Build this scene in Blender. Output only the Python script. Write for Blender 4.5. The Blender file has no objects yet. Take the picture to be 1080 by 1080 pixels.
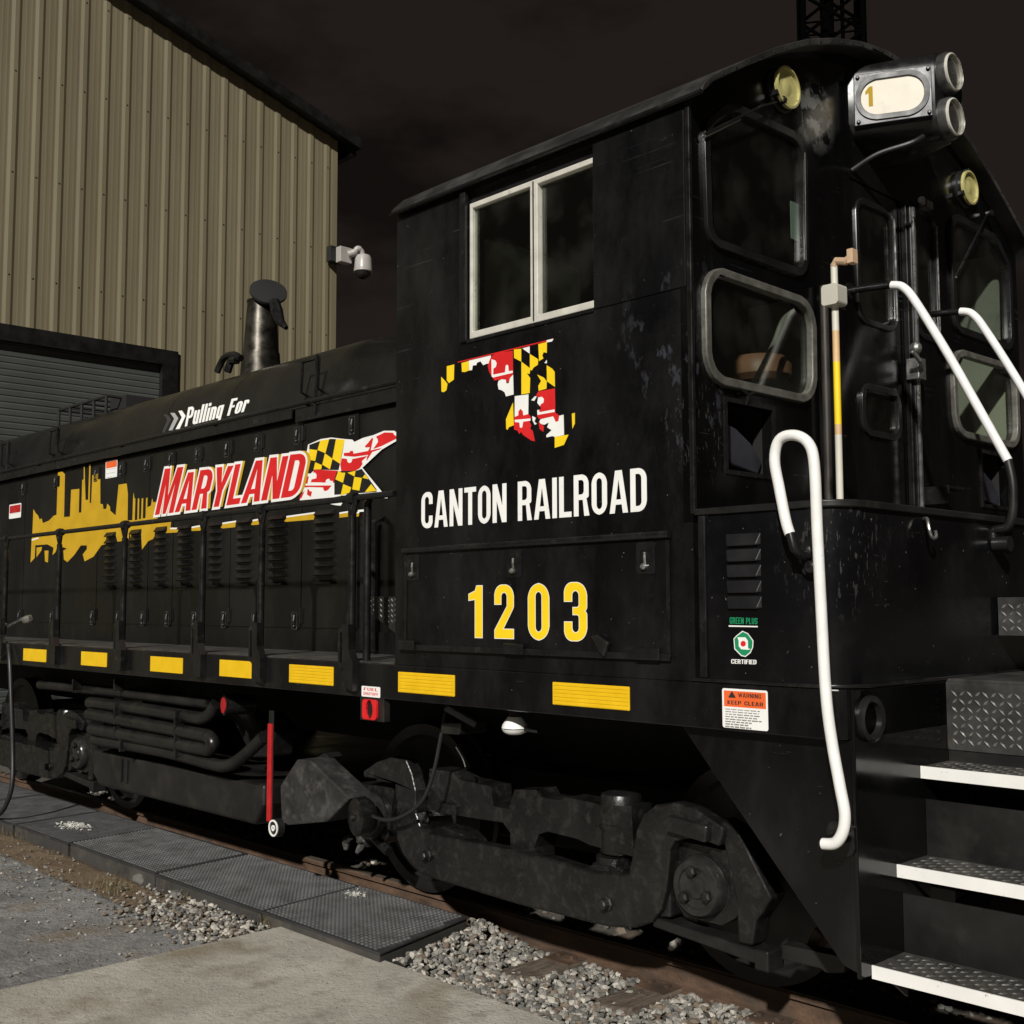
import bpy, bmesh, math, random
from mathutils import Vector, Matrix
from mathutils.geometry import tessellate_polygon
random.seed(7)
R = math.radians
scene = bpy.context.scene
col = scene.collection

# ------------------------------------------------------------------ camera
CAM = Vector((2.87614, -3.77138, 1.90))
FPX = 1217.26                       # focal length in pixels of the 1080 px photograph
YAW, PITCH, ROLL = R(46.2867), R(4.6308), R(-0.1499)
fw = Vector((-math.sin(YAW)*math.cos(PITCH), math.cos(YAW)*math.cos(PITCH), math.sin(PITCH)))
_r = Vector((math.cos(YAW), math.sin(YAW), 0)); _u = _r.cross(fw)
rt = math.cos(ROLL)*_r + math.sin(ROLL)*_u
up = -math.sin(ROLL)*_r + math.cos(ROLL)*_u
cd = bpy.data.cameras.new("camera"); cam = bpy.data.objects.new("camera", cd); col.objects.link(cam)
cam.matrix_world = Matrix(((rt.x, up.x, -fw.x, CAM.x), (rt.y, up.y, -fw.y, CAM.y), (rt.z, up.z, -fw.z, CAM.z), (0, 0, 0, 1)))
cd.sensor_width = 36; cd.sensor_fit = 'HORIZONTAL'; cd.lens = FPX/1080*36
cd.clip_start = 0.05; cd.clip_end = 2000
scene.camera = cam
scene.render.resolution_x = 1024; scene.render.resolution_y = 1024

# ------------------------------------------------------------------ sun (the yard flood light) and night sky
TO_SUN = Vector((0.58, -1.0, 0.70)).normalized()
EL = math.asin(TO_SUN.z); AZ = math.atan2(TO_SUN.x, TO_SUN.y)
sd = bpy.data.lights.new("sun", 'SUN'); sd.energy = 4.5; sd.angle = R(1.6); sd.color = (1.0, 0.965, 0.91)
sun = bpy.data.objects.new("sun", sd); col.objects.link(sun)
sun.rotation_euler = (-TO_SUN).to_track_quat('-Z', 'Y').to_euler(); sun.location = (8, -12, 9)
world = bpy.data.worlds.new("World"); scene.world = world; world.use_nodes = True
wn, wl = world.node_tree.nodes, world.node_tree.links
wn.clear()
wo = wn.new('ShaderNodeOutputWorld'); wb = wn.new('ShaderNodeBackground')
sky = wn.new('ShaderNodeTexSky'); sky.sky_type = 'NISHITA'; sky.sun_disc = False
sky.sun_elevation = EL; sky.sun_rotation = AZ; sky.dust_density = 4.0
tc = wn.new('ShaderNodeTexCoord'); nz = wn.new('ShaderNodeTexNoise'); nz.inputs['Scale'].default_value = 4.5
nz.inputs['Detail'].default_value = 5; nz.inputs['Roughness'].default_value = 0.55
mp = wn.new('ShaderNodeMapping'); mp.inputs['Scale'].default_value = (1, 1, 2.2); mp.inputs['Location'].default_value = (0.35, 0.2, 0.1)
rp = wn.new('ShaderNodeValToRGB'); rp.color_ramp.elements[0].position = 0.36; rp.color_ramp.elements[0].color = (0.42, 0.41, 0.42, 1)
rp.color_ramp.elements[1].position = 0.52; rp.color_ramp.elements[1].color = (1, 1, 1, 1)
glow = wn.new('ShaderNodeMixRGB'); glow.inputs[0].default_value = 0.88      # town glow on low cloud, mixed over the faint sky
glow.inputs[2].default_value = (4.6, 3.35, 2.65, 1)
mul = wn.new('ShaderNodeMixRGB'); mul.blend_type = 'MULTIPLY'; mul.inputs[0].default_value = 1
wl.new(tc.outputs['Generated'], mp.inputs['Vector']); wl.new(mp.outputs['Vector'], nz.inputs['Vector'])
wl.new(nz.outputs['Fac'], rp.inputs['Fac']); wl.new(sky.outputs['Color'], glow.inputs[1])
wl.new(glow.outputs['Color'], mul.inputs[1]); wl.new(rp.outputs['Color'], mul.inputs[2])
wl.new(mul.outputs['Color'], wb.inputs['Color']); wb.inputs['Strength'].default_value = 0.0036
wl.new(wb.outputs['Background'], wo.inputs['Surface'])
vs = scene.view_settings; vs.view_transform = 'Standard'; vs.look = 'None'; vs.exposure = 0; vs.gamma = 1

# ------------------------------------------------------------------ helpers
def ray(px, py):
    return (px-540)/FPX*rt - (py-540)/FPX*up + fw
def at(ax, v, px, py):
    d = ray(px, py); return CAM + d*((v-CAM[ax])/d[ax])
def onplane(p0, n, px, py):
    d = ray(px, py); return CAM + d*((p0-CAM).dot(n)/d.dot(n))
def YP(y, pts): return [(lambda q: (q.x, q.z))(at(1, y, *p)) for p in pts]        # image points on a plane along the track
def XP(x, pts): return [(lambda q: (q.y, q.z))(at(0, x, *p)) for p in pts]        # image points on a plane across the track
def crop(ox, oy, s, pts): return [(ox+p[0]/s, oy+p[1]/s) for p in pts]

def rpoly(pts, seg=5):
    """polygon from (x, y[, corner radius])"""
    n = len(pts); out = []
    for i, p in enumerate(pts):
        r = p[2] if len(p) > 2 else 0
        P = Vector(p[:2])
        if r <= 0: out.append((P.x, P.y)); continue
        A = Vector(pts[i-1][:2]); B = Vector(pts[(i+1) % n][:2])
        a = (A-P).normalized(); b = (B-P).normalized()
        ang = a.angle(b); t = min(r/math.tan(ang/2), (A-P).length*0.499, (B-P).length*0.499)
        s, e = P+a*t, P+b*t
        for k in range(seg+1):
            w = k/seg; q = (1-w)**2*s + 2*w*(1-w)*(P*0.72+(s+e)*0.14) + w*w*e
            out.append((q.x, q.y))
    return out
def rrect(u0, u1, v0, v1, r, seg=5): return rpoly([(u0, v0, r), (u1, v0, r), (u1, v1, r), (u0, v1, r)], seg)
def smooth(path, n=6):
    """Catmull-Rom through the points"""
    P = [Vector(p) for p in path]; out = []
    for i in range(len(P)-1):
        p0 = P[max(i-1, 0)]; p1 = P[i]; p2 = P[i+1]; p3 = P[min(i+2, len(P)-1)]
        for k in range(n):
            t = k/n
            out.append(0.5*((2*p1)+(p2-p0)*t+(2*p0-5*p1+4*p2-p3)*t*t+(3*p1-p0-3*p2+p3)*t**3))
    out.append(P[-1]); return out
def offset(poly, d):
    n = len(poly); area = sum(poly[i-1][0]*poly[i][1]-poly[i][0]*poly[i-1][1] for i in range(n)); s = 1 if area > 0 else -1
    out = []
    for i in range(n):
        p = Vector(poly[i]); a = p-Vector(poly[i-1]); b = Vector(poly[(i+1) % n])-p
        if a.length < 1e-7 or b.length < 1e-7: out.append((p.x, p.y)); continue
        a.normalize(); b.normalize()
        na = Vector((a.y, -a.x))*s; nb = Vector((b.y, -b.x))*s
        m = na+nb
        if m.length < 1e-4: m = na.copy()
        m = m/max(m.length_squared, 0.8)*2
        q = p+m*d; out.append((q.x, q.y))
    return out

AX = {'x': lambda a, u, v: (a, u, v), 'y': lambda a, u, v: (u, a, v), 'z': lambda a, u, v: (u, v, a)}
WL = {}                                     # world place of every object's origin
class MB:
    def __init__(s): s.v = []; s.f = []; s.mi = []; s.cur = 0
    def add(s, vs_, fs):
        o = len(s.v); s.v += [tuple(v) for v in vs_]; s.f += [tuple(i+o for i in f) for f in fs]; s.mi += [s.cur]*len(fs); return s
    def box(s, x0, x1, y0, y1, z0, z1):
        return s.add([(x, y, z) for x in (x0, x1) for y in (y0, y1) for z in (z0, z1)],
                     [(0, 1, 3, 2), (4, 6, 7, 5), (0, 4, 5, 1), (2, 3, 7, 6), (0, 2, 6, 4), (1, 5, 7, 3)])
    def plate(s, outer, axis, a0, a1, holes=(), tf=None):
        loops = [list(outer)]+[list(h) for h in holes]
        tris = tessellate_polygon([[Vector((p[0], p[1], 0)) for p in l] for l in loops])
        flat = [p for l in loops for p in l]; n = len(flat); g = tf or AX[axis]
        vv = [g(a0, *p) for p in flat]+[g(a1, *p) for p in flat]
        ff = [tuple(t) for t in tris]+[tuple(i+n for i in reversed(t)) for t in tris]
        o = 0
        for l in loops:
            m = len(l)
            for i in range(m):
                j = (i+1) % m; ff.append((o+i, o+j, n+o+j, n+o+i))
            o += m
        return s.add(vv, ff)
    def sheet(s, outer, axis, a, holes=(), tf=None):
        loops = [list(outer)]+[list(h) for h in holes]
        tris = tessellate_polygon([[Vector((p[0], p[1], 0)) for p in l] for l in loops])
        g = tf or AX[axis]
        return s.add([g(a, *p) for l in loops for p in l], [tuple(t) for t in tris])
    def tube(s, path, r, n=10, cap=True):
        P = [Vector(p) for p in path]; rr = r if isinstance(r, (list, tuple)) else [r]*len(P)
        T = []
        for i in range(len(P)):
            t = P[min(i+1, len(P)-1)]-P[max(i-1, 0)]; T.append(t.normalized())
        nrm = T[0].orthogonal().normalized(); vv = []; ff = []
        for i, p in enumerate(P):
            nrm = (nrm-T[i]*nrm.dot(T[i])).normalized(); b = T[i].cross(nrm)
            for k in range(n):
                a = 2*math.pi*k/n; vv.append(p+(nrm*math.cos(a)+b*math.sin(a))*rr[i])
        for i in range(len(P)-1):
            for k in range(n):
                ff.append((i*n+k, i*n+(k+1) % n, (i+1)*n+(k+1) % n, (i+1)*n+k))
        if cap: ff += [tuple(range(n))[::-1], tuple((len(P)-1)*n+k for k in range(n))]
        return s.add(vv, ff)
    def lathe(s, prof, org, axis, n=28):
        """prof: (radius, distance along axis)"""
        org = Vector(org); ax = Vector(axis).normalized(); u = ax.orthogonal().normalized(); w = ax.cross(u); vv = []; ff = []
        for (r, h) in prof:
            for k in range(n):
                a = 2*math.pi*k/n; vv.append(org+ax*h+(u*math.cos(a)+w*math.sin(a))*max(r, 1e-4))
        for i in range(len(prof)-1):
            for k in range(n): ff.append((i*n+k, i*n+(k+1) % n, (i+1)*n+(k+1) % n, (i+1)*n+k))
        ff += [tuple(range(n))[::-1], tuple((len(prof)-1)*n+k for k in range(n))]
        return s.add(vv, ff)
    def diamonds(s, o, u, v, w, h, pitch=0.036, ht=0.003):
        s.cur = 1
        """raised lozenges of tread plate over a rectangle o + u*[0,w] + v*[0,h]"""
        o, u, v = Vector(o), Vector(u).normalized(), Vector(v).normalized(); nn = u.cross(v)
        i = 0; a = pitch*0.6
        while a < w-pitch*0.4:
            j = 0; b = pitch*0.6
            while b < h-pitch*0.4:
                t = R(45 if (i+j) % 2 else -45); d = u*math.cos(t)+v*math.sin(t); e = nn.cross(d); c = o+u*a+v*b
                L, W_ = pitch*0.42, pitch*0.13
                s.add([c-d*L, c-e*W_, c+d*L, c+e*W_, c-d*L*0.45+nn*ht, c+d*L*0.45+nn*ht],
                      [(0, 1, 4), (1, 5, 4), (1, 2, 5), (2, 3, 5), (3, 4, 5), (3, 0, 4)])
                b += pitch*0.8; j += 1
            a += pitch*0.8; i += 1
        s.cur = 0
        return s
    def build(s, name, mats, parent=None, sm=False, bevel=0, seg=2, label=None, pivot=None, sharp=38, recalc=True):
        if not isinstance(mats, (list, tuple)): mats = [mats]
        V = [Vector(v) for v in s.v]
        lo = Vector([min(v[i] for v in V) for i in range(3)]); hi = Vector([max(v[i] for v in V) for i in range(3)])
        pv = Vector(pivot) if pivot else Vector(((lo.x+hi.x)/2, (lo.y+hi.y)/2, lo.z if parent is None else (lo.z+hi.z)/2))
        me = bpy.data.meshes.new(name); me.from_pydata([v-pv for v in V], [], s.f)
        for m in mats: me.materials.append(m)
        if len(mats) > 1: me.polygons.foreach_set('material_index', s.mi)
        if recalc:
            bm = bmesh.new(); bm.from_mesh(me); bmesh.ops.recalc_face_normals(bm, faces=bm.faces); bm.to_mesh(me); bm.free()
        if sm:
            me.polygons.foreach_set('use_smooth', [True]*len(me.polygons)); me.set_sharp_from_angle(angle=R(sharp))
        me.update()
        o = bpy.data.objects.new(name, me); col.objects.link(o)
        WL[o] = pv
        if parent is not None: o.parent = parent; o.location = pv-WL[parent]
        else: o.location = pv
        if bevel:
            b = o.modifiers.new("bevel", 'BEVEL'); b.width = bevel; b.segments = seg; b.limit_method = 'ANGLE'; b.angle_limit = R(40); b.harden_normals = False
        if label: o['label'] = label
        return o
def empty(name, loc, label, cat, group=None):
    o = bpy.data.objects.new(name, None); col.objects.link(o); o.location = loc; o.empty_display_size = 0.3
    WL[o] = Vector(loc); tag(o, label, cat, group); return o
def tag(o, label, cat, group=None, kind=None):
    if label: o['label'] = label
    if cat: o['category'] = cat
    if group: o['group'] = group
    if kind: o['kind'] = kind
    return o
def copy_tree(o, delta, parent=None, top=True):
    c = o.copy(); col.objects.link(c)
    WL[c] = WL[o]+Vector(delta)
    c.parent = parent if parent is not None else o.parent
    if top: c.location = o.location+Vector(delta)
    for ch in list(o.children): copy_tree(ch, delta, c, False)
    return c

# ------------------------------------------------------------------ materials
def mat(name, base, rough=0.5, metal=0.0, var=0.25, vscale=6, bump=0.0, bscale=30, spec=0.5, dust=None, dscale=3.0, dlo=0.5, dhi=0.75, rvar=0.12, coat=0, stretch=(1, 1, 1), wear=False):
    m = bpy.data.materials.new(name); m.use_nodes = True; nt = m.node_tree; N, L = nt.nodes, nt.links
    p = N['Principled BSDF']; tcn = N.new('ShaderNodeTexCoord'); mpn = N.new('ShaderNodeMapping'); mpn.inputs['Scale'].default_value = stretch
    geo = N.new('ShaderNodeNewGeometry'); L.new(geo.outputs['Position'], mpn.inputs['Vector'])
    n1 = N.new('ShaderNodeTexNoise'); n1.inputs['Scale'].default_value = vscale; n1.inputs['Detail'].default_value = 6; n1.inputs['Roughness'].default_value = 0.6
    L.new(mpn.outputs['Vector'], n1.inputs['Vector'])
    r = N.new('ShaderNodeValToRGB'); e = r.color_ramp.elements
    e[0].position = 0.3; e[1].position = 0.7
    e[0].color = (*[c*(1-var) for c in base], 1); e[1].color = (*[min(c*(1+var), 1) for c in base], 1)
    L.new(n1.outputs['Fac'], r.inputs['Fac']); out = r.outputs['Color']
    if dust:
        n2 = N.new('ShaderNodeTexNoise'); n2.inputs['Scale'].default_value = dscale; n2.inputs['Detail'].default_value = 9; n2.inputs['Roughness'].default_value = 0.68
        L.new(mpn.outputs['Vector'], n2.inputs['Vector'])
        mr = N.new('ShaderNodeMapRange'); mr.inputs['From Min'].default_value = dlo; mr.inputs['From Max'].default_value = dhi
        L.new(n2.outputs['Fac'], mr.inputs['Value'])
        mx = N.new('ShaderNodeMixRGB'); L.new(mr.outputs['Result'], mx.inputs[0]); L.new(out, mx.inputs[1]); mx.inputs[2].default_value = (*dust, 1)
        out = mx.outputs['Color']
    if wear:                                       # flaked and scratched patches of the cab paint
        def nse(sc, det, vec=None):
            n = N.new('ShaderNodeTexNoise'); n.inputs['Scale'].default_value = sc; n.inputs['Detail'].default_value = det; n.inputs['Roughness'].default_value = 0.65
            L.new(vec or geo.outputs['Position'], n.inputs['Vector']); return n.outputs['Fac']
        def mrange(v, a, b, c=0, d=1):
            q = N.new('ShaderNodeMapRange'); q.inputs['From Min'].default_value = a; q.inputs['From Max'].default_value = b; q.inputs['To Min'].default_value = c; q.inputs['To Max'].default_value = d
            L.new(v, q.inputs['Value']); return q.outputs['Result']
        def math_(op, a, b):
            q = N.new('ShaderNodeMath'); q.operation = op; L.new(a, q.inputs[0])
            if isinstance(b, float): q.inputs[1].default_value = b
            else: L.new(b, q.inputs[1])
            return q.outputs[0]
        def near(c, r):
            q = N.new('ShaderNodeVectorMath'); q.operation = 'DISTANCE'; L.new(geo.outputs['Position'], q.inputs[0]); q.inputs[1].default_value = c
            return mrange(q.outputs['Value'], r*0.25, r, 1, 0)
        def paint(f, c):
            mx_ = N.new('ShaderNodeMixRGB'); L.new(f, mx_.inputs[0]); L.new(out, mx_.inputs[1]); mx_.inputs[2].default_value = (*c, 1); return mx_.outputs['Color']
        mp5 = N.new('ShaderNodeMapping'); mp5.inputs['Rotation'].default_value = (0, R(30), 0); mp5.inputs['Scale'].default_value = (9, 9, 4.5); L.new(geo.outputs['Position'], mp5.inputs['Vector'])
        fl = mrange(nse(1.0, 9, mp5.outputs['Vector']), 0.56, 0.60); zone = math_('MAXIMUM', near((-0.06, 0, 3.0), 0.42), near((0, 0.05, 2.72), 0.30))
        out = paint(math_('MULTIPLY', fl, zone), (0.034, 0.036, 0.044))
        mp2 = N.new('ShaderNodeMapping'); mp2.inputs['Rotation'].default_value = (0, R(-14), 0); mp2.inputs['Scale'].default_value = (0.9, 1, 46); L.new(geo.outputs['Position'], mp2.inputs['Vector'])
        sc_ = mrange(nse(1.6, 5, mp2.outputs['Vector']), 0.60, 0.66); ms = mrange(nse(1.9, 3), 0.50, 0.62)
        sepz = N.new('ShaderNodeSeparateXYZ'); L.new(geo.outputs['Position'], sepz.inputs[0]); hi = mrange(sepz.outputs['Z'], 2.9, 3.6)
        out = paint(math_('MULTIPLY', math_('MULTIPLY', sc_, ms), hi), (0.032, 0.033, 0.036))
        mp3 = N.new('ShaderNodeMapping'); mp3.inputs['Rotation'].default_value = (0, R(38), 0); mp3.inputs['Scale'].default_value = (2.5, 2.5, 40); L.new(geo.outputs['Position'], mp3.inputs['Vector'])
        s2 = mrange(nse(2.2, 3, mp3.outputs['Vector']), 0.70, 0.74); out = paint(s2, (0.030, 0.030, 0.031))
        mp4 = N.new('ShaderNodeMapping'); mp4.inputs['Rotation'].default_value = (0, R(-38), R(20)); mp4.inputs['Scale'].default_value = (62, 62, 17); L.new(geo.outputs['Position'], mp4.inputs['Vector'])
        prim = math_('MULTIPLY', mrange(nse(9, 6), 0.47, 0.53), near((0.0, 0.985, 4.25), 0.21)); out = paint(prim, (0.13, 0.13, 0.122))
        flk = math_('MULTIPLY', mrange(nse(1.0, 3, mp4.outputs['Vector']), 0.60, 0.63), math_('MAXIMUM', near((0.62, 0.1, 2.12), 0.30), near((0.0, 0.10, 2.62), 0.24))); out = paint(flk, (0.045, 0.045, 0.044))
        chip = mrange(nse(46, 2), 0.745, 0.76); out = paint(chip, (0.11, 0.11, 0.105))
    L.new(out, p.inputs['Base Color'])
    p.inputs['Metallic'].default_value = metal; p.inputs['Specular IOR Level'].default_value = spec; p.inputs['Coat Weight'].default_value = coat
    mr2 = N.new('ShaderNodeMapRange'); mr2.inputs['To Min'].default_value = max(rough-rvar, 0.03); mr2.inputs['To Max'].default_value = min(rough+rvar, 1)
    mr2.inputs['From Min'].default_value = 0.3; mr2.inputs['From Max'].default_value = 0.7
    L.new(n1.outputs['Fac'], mr2.inputs['Value']); L.new(mr2.outputs['Result'], p.inputs['Roughness'])
    if bump:
        n3 = N.new('ShaderNodeTexNoise'); n3.inputs['Scale'].default_value = bscale; n3.inputs['Detail'].default_value = 7
        L.new(geo.outputs['Position'], n3.inputs['Vector'])
        b = N.new('ShaderNodeBump'); b.inputs['Strength'].default_value = bump; b.inputs['Distance'].default_value = 0.02
        L.new(n3.outputs['Fac'], b.inputs['Height']); L.new(b.outputs['Normal'], p.inputs['Normal'])
    m['p'] = 1
    return m
def glassmat(name, tint, rough=0.03):
    m = bpy.data.materials.new(name); m.use_nodes = True; N, L = m.node_tree.nodes, m.node_tree.links; N.clear()
    o = N.new('ShaderNodeOutputMaterial'); t = N.new('ShaderNodeBsdfTransparent'); g = N.new('ShaderNodeBsdfGlossy'); mx = N.new('ShaderNodeMixShader'); fr = N.new('ShaderNodeFresnel')
    t.inputs['Color'].default_value = (*tint, 1); g.inputs['Roughness'].default_value = rough; bf = N.new('ShaderNodeNewGeometry'); io = N.new('ShaderNodeMapRange'); io.inputs['To Min'].default_value = 1.5; io.inputs['To Max'].default_value = 1/1.5
    L.new(bf.outputs['Backfacing'], io.inputs['Value']); L.new(io.outputs['Result'], fr.inputs['IOR'])      # same reflectance on both faces of a thin pane
    g.inputs['Color'].default_value = (0.9, 0.9, 0.9, 1)
    d = N.new('ShaderNodeBsdfDiffuse'); d.inputs['Color'].default_value = (0.30, 0.30, 0.26, 1)      # grime film
    nz_ = N.new('ShaderNodeTexNoise'); nz_.inputs['Scale'].default_value = 5; nz_.inputs['Detail'].default_value = 6
    ge = N.new('ShaderNodeNewGeometry'); L.new(ge.outputs['Position'], nz_.inputs['Vector'])
    mr = N.new('ShaderNodeMapRange'); mr.inputs['From Min'].default_value = 0.45; mr.inputs['From Max'].default_value = 0.8; mr.inputs['To Max'].default_value = 0.035; mr.inputs['To Min'].default_value = 0.004
    L.new(nz_.outputs['Fac'], mr.inputs['Value'])
    m2 = N.new('ShaderNodeMixShader')
    L.new(fr.outputs['Fac'], mx.inputs[0]); L.new(t.outputs[0], mx.inputs[1]); L.new(g.outputs[0], mx.inputs[2])
    L.new(mr.outputs['Result'], m2.inputs[0]); L.new(mx.outputs[0], m2.inputs[1]); L.new(d.outputs[0], m2.inputs[2]); L.new(m2.outputs[0], o.inputs['Surface'])
    return m
M = {}
M['black'] = mat('black_gloss_paint', (0.0034, 0.0034, 0.0038), 0.26, spec=0.4, var=0.4, vscale=2.2, bump=0.07, bscale=4.5, dust=(0.0165, 0.0165, 0.0163), dscale=2.6, dlo=0.44, dhi=0.78, stretch=(1, 1, 0.5), wear=True)
M['front'] = mat('black_end_paint_shaded', (0.0022, 0.0022, 0.0024), 0.20, spec=0.4, var=0.4, vscale=3, bump=0.05, bscale=5, dust=(0.0075, 0.0074, 0.0072), dscale=3.2, dlo=0.5, dhi=0.8, stretch=(1, 1, 0.35), wear=True)  # same black paint, darkened: shade of the cab end put into the colour
M['hood'] = mat('black_hood_paint', (0.0044, 0.0044, 0.0042), 0.32, spec=0.4, var=0.35, vscale=2, bump=0.06, bscale=4, dust=(0.0155, 0.015, 0.013), dscale=2.1, dlo=0.45, dhi=0.8, stretch=(1, 1, 0.45))
M['trim'] = mat('black_trim_paint', (0.0075, 0.0075, 0.0075), 0.30, var=0.4, vscale=9, dust=(0.04, 0.038, 0.034), dscale=11, dlo=0.58, dhi=0.80)
M['deck'] = mat('dusty_deck_paint', (0.026, 0.0245, 0.022), 0.75, var=0.4, vscale=5, dust=(0.085, 0.078, 0.065), dscale=4, dlo=0.45, dhi=0.75, bump=0.1, bscale=80)
M['truck'] = mat('sooty_black_castings', (0.0075, 0.0075, 0.0073), 0.30, var=0.45, vscale=5, bump=0.12, bscale=45, dust=(0.040, 0.038, 0.033), dscale=17, dlo=0.50, dhi=0.85)
M['pipe'] = mat('black_pipe_paint', (0.0095, 0.0095, 0.009), 0.36, var=0.4, vscale=6, dust=(0.024, 0.022, 0.018), dscale=5, dlo=0.5, dhi=0.8)
M['under'] = mat('underframe_soot', (0.008, 0.0075, 0.007), 0.85, var=0.3)
M['tank'] = mat('dusty_tank_paint', (0.0095, 0.0093, 0.0088), 0.40, var=0.35, vscale=3, bump=0.05, bscale=14, dust=(0.032, 0.029, 0.024), dscale=4, dlo=0.5, dhi=0.8)
M['wedge'] = mat('stone_dusted_black', (0.02, 0.019, 0.018), 0.7, var=0.4, vscale=10, dust=(0.10, 0.097, 0.088), dscale=9, dlo=0.5, dhi=0.78, bump=0.06, bscale=40)
M['reflector'] = mat('lamp_reflector', (0.42, 0.42, 0.42), 0.16, metal=0.92, var=0.2, vscale=12)
M['white'] = mat('white_rail_paint', (0.80, 0.795, 0.77), 0.42, var=0.06, vscale=14, dust=(0.45, 0.42, 0.36), dscale=26, dlo=0.64, dhi=0.74, bump=0.05, bscale=120)
M['vinyl'] = mat('white_vinyl', (0.82, 0.82, 0.79), 0.45, var=0.04, dust=(0.50, 0.48, 0.43), dscale=14, dlo=0.62, dhi=0.8)
M['nosing'] = mat('worn_nosing_paint', (0.78, 0.77, 0.74), 0.5, var=0.06, dust=(0.13, 0.115, 0.095), dscale=17, dlo=0.635, dhi=0.69)
M['treadnub'] = mat('scuffed_tread_nubs', (0.10, 0.098, 0.092), 0.40, metal=0.3, var=0.5, vscale=14, dust=(0.035, 0.031, 0.026), dscale=9, dlo=0.45, dhi=0.65)
M['nub'] = mat('bare_tread_nubs', (0.34, 0.335, 0.32), 0.32, metal=0.5, var=0.35, vscale=30)
M['yellow'] = mat('yellow_vinyl', (0.86, 0.60, 0.012), 0.45, var=0.05, vscale=4)
M['gold'] = mat('amber_yellow_vinyl', (0.54, 0.33, 0.014), 0.5, var=0.10, vscale=5, dust=(0.34, 0.23, 0.03), dscale=5, dlo=0.56, dhi=0.85)
M['digit'] = mat('ochre_digit', (0.40, 0.26, 0.02), 0.6, spec=0.1, var=0.05)
M['reflect'] = mat('yellow_reflector', (0.76, 0.475, 0.009), 0.38, var=0.06, vscale=12, dust=(0.5, 0.32, 0.03), dscale=9, dlo=0.60, dhi=0.85)
M['red'] = mat('red_vinyl', (0.62, 0.016, 0.018), 0.45, var=0.08)
M['redpaint'] = mat('red_bar_paint', (0.42, 0.016, 0.018), 0.45, var=0.15, vscale=15)
M['blackvinyl'] = mat('black_vinyl', (0.011, 0.011, 0.010), 0.45, var=0.1)
M['grey'] = mat('grey_vinyl', (0.36, 0.36, 0.35), 0.5, var=0.05)
M['dgrey'] = mat('dark_grey_vinyl', (0.035, 0.035, 0.036), 0.5, var=0.05)
M['orange'] = mat('orange_label', (0.80, 0.13, 0.03), 0.45, var=0.05)
M['green'] = mat('green_label', (0.01, 0.24, 0.10), 0.45, var=0.05)
M['ink'] = mat('label_ink', (0.02, 0.02, 0.02), 0.6, var=0.05)
M['greyink'] = mat('faded_label_ink', (0.28, 0.28, 0.28), 0.6, var=0.3, vscale=60)
M['alu'] = mat('window_aluminium', (0.62, 0.60, 0.53), 0.40, metal=0.15, var=0.12, vscale=12, dust=(0.25, 0.24, 0.2), dscale=16, dlo=0.6, dhi=0.75)
M['seal'] = mat('grey_window_frame', (0.115, 0.112, 0.097), 0.45, metal=0.2, var=0.35, vscale=14, bump=0.1, bscale=60)
M['rub'] = mat('black_window_frame', (0.010, 0.010, 0.010), 0.30, var=0.3)
M['chrome'] = mat('bright_steel', (0.55, 0.55, 0.53), 0.28, metal=0.9, var=0.15, vscale=18)
M['stack'] = mat('stained_stack_steel', (0.085, 0.078, 0.065), 0.34, metal=0.85, var=0.5, vscale=7, dust=(0.02, 0.018, 0.015), dscale=5, dlo=0.48, dhi=0.68)
M['cream'] = mat('cream_lens', (0.42, 0.385, 0.155), 0.35, var=0.15, vscale=22)
M['numplate'] = mat('cream_number_glass', (0.76, 0.72, 0.62), 0.7, spec=0.1, var=0.04, vscale=10, dust=(0.64, 0.60, 0.52), dscale=13, dlo=0.58, dhi=0.8)
M['inside'] = mat('pale_green_cab_lining', (0.40, 0.41, 0.35), 0.65, var=0.1, vscale=3, dust=(0.14, 0.14, 0.11), dscale=3, dlo=0.55, dhi=0.8)
M['seat'] = mat('tan_seat_vinyl', (0.25, 0.12, 0.07), 0.5, var=0.2, vscale=8)
M['board_steel'] = mat('dull_ring_steel', (0.10, 0.10, 0.098), 0.35, metal=0.6, var=0.4, vscale=14)
M['glass'] = glassmat('cab_glass', (0.84, 0.87, 0.82))
M['dglass'] = glassmat('dark_cab_glass', (0.72, 0.75, 0.72))
M['lens'] = glassmat('lamp_glass', (0.9, 0.9, 0.88), 0.02)
M['slate'] = mat('door_number_panel_slate', (0.02, 0.02, 0.02), 0.4)  # plain dark tone, no emission
M['shedwall'] = mat('tan_ribbed_steel', (0.185, 0.160, 0.096), 0.6, var=0.06, vscale=0.9, dust=(0.145, 0.124, 0.076), dscale=0.8, dlo=0.45, dhi=0.8, stretch=(1, 3.0, 0.35))
M['shedtrim'] = mat('dark_bronze_trim', (0.005, 0.0047, 0.0044), 0.5, var=0.2)
M['roller'] = mat('grey_roller_slats', (0.062, 0.068, 0.063), 0.5, var=0.08, vscale=1.5)
M['camwhite'] = mat('camera_housing', (0.36, 0.34, 0.32), 0.4, var=0.06)
M['rust'] = mat('rusty_rail', (0.085, 0.050, 0.030), 0.7, var=0.45, vscale=14, bump=0.25, bscale=60, dust=(0.045, 0.035, 0.028), dscale=8, dlo=0.48, dhi=0.7, stretch=(0.4, 1, 1))
M['railtop'] = mat('worn_rail_head', (0.19, 0.155, 0.125), 0.35, metal=0.6, var=0.3, vscale=18, stretch=(0.3, 1, 1))
M['wood'] = mat('weathered_sleeper', (0.105, 0.080, 0.058), 0.9, var=0.5, vscale=9, bump=0.6, bscale=26, dust=(0.03, 0.024, 0.02), dscale=10, dlo=0.5, dhi=0.7, stretch=(6, 0.7, 3))
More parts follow.
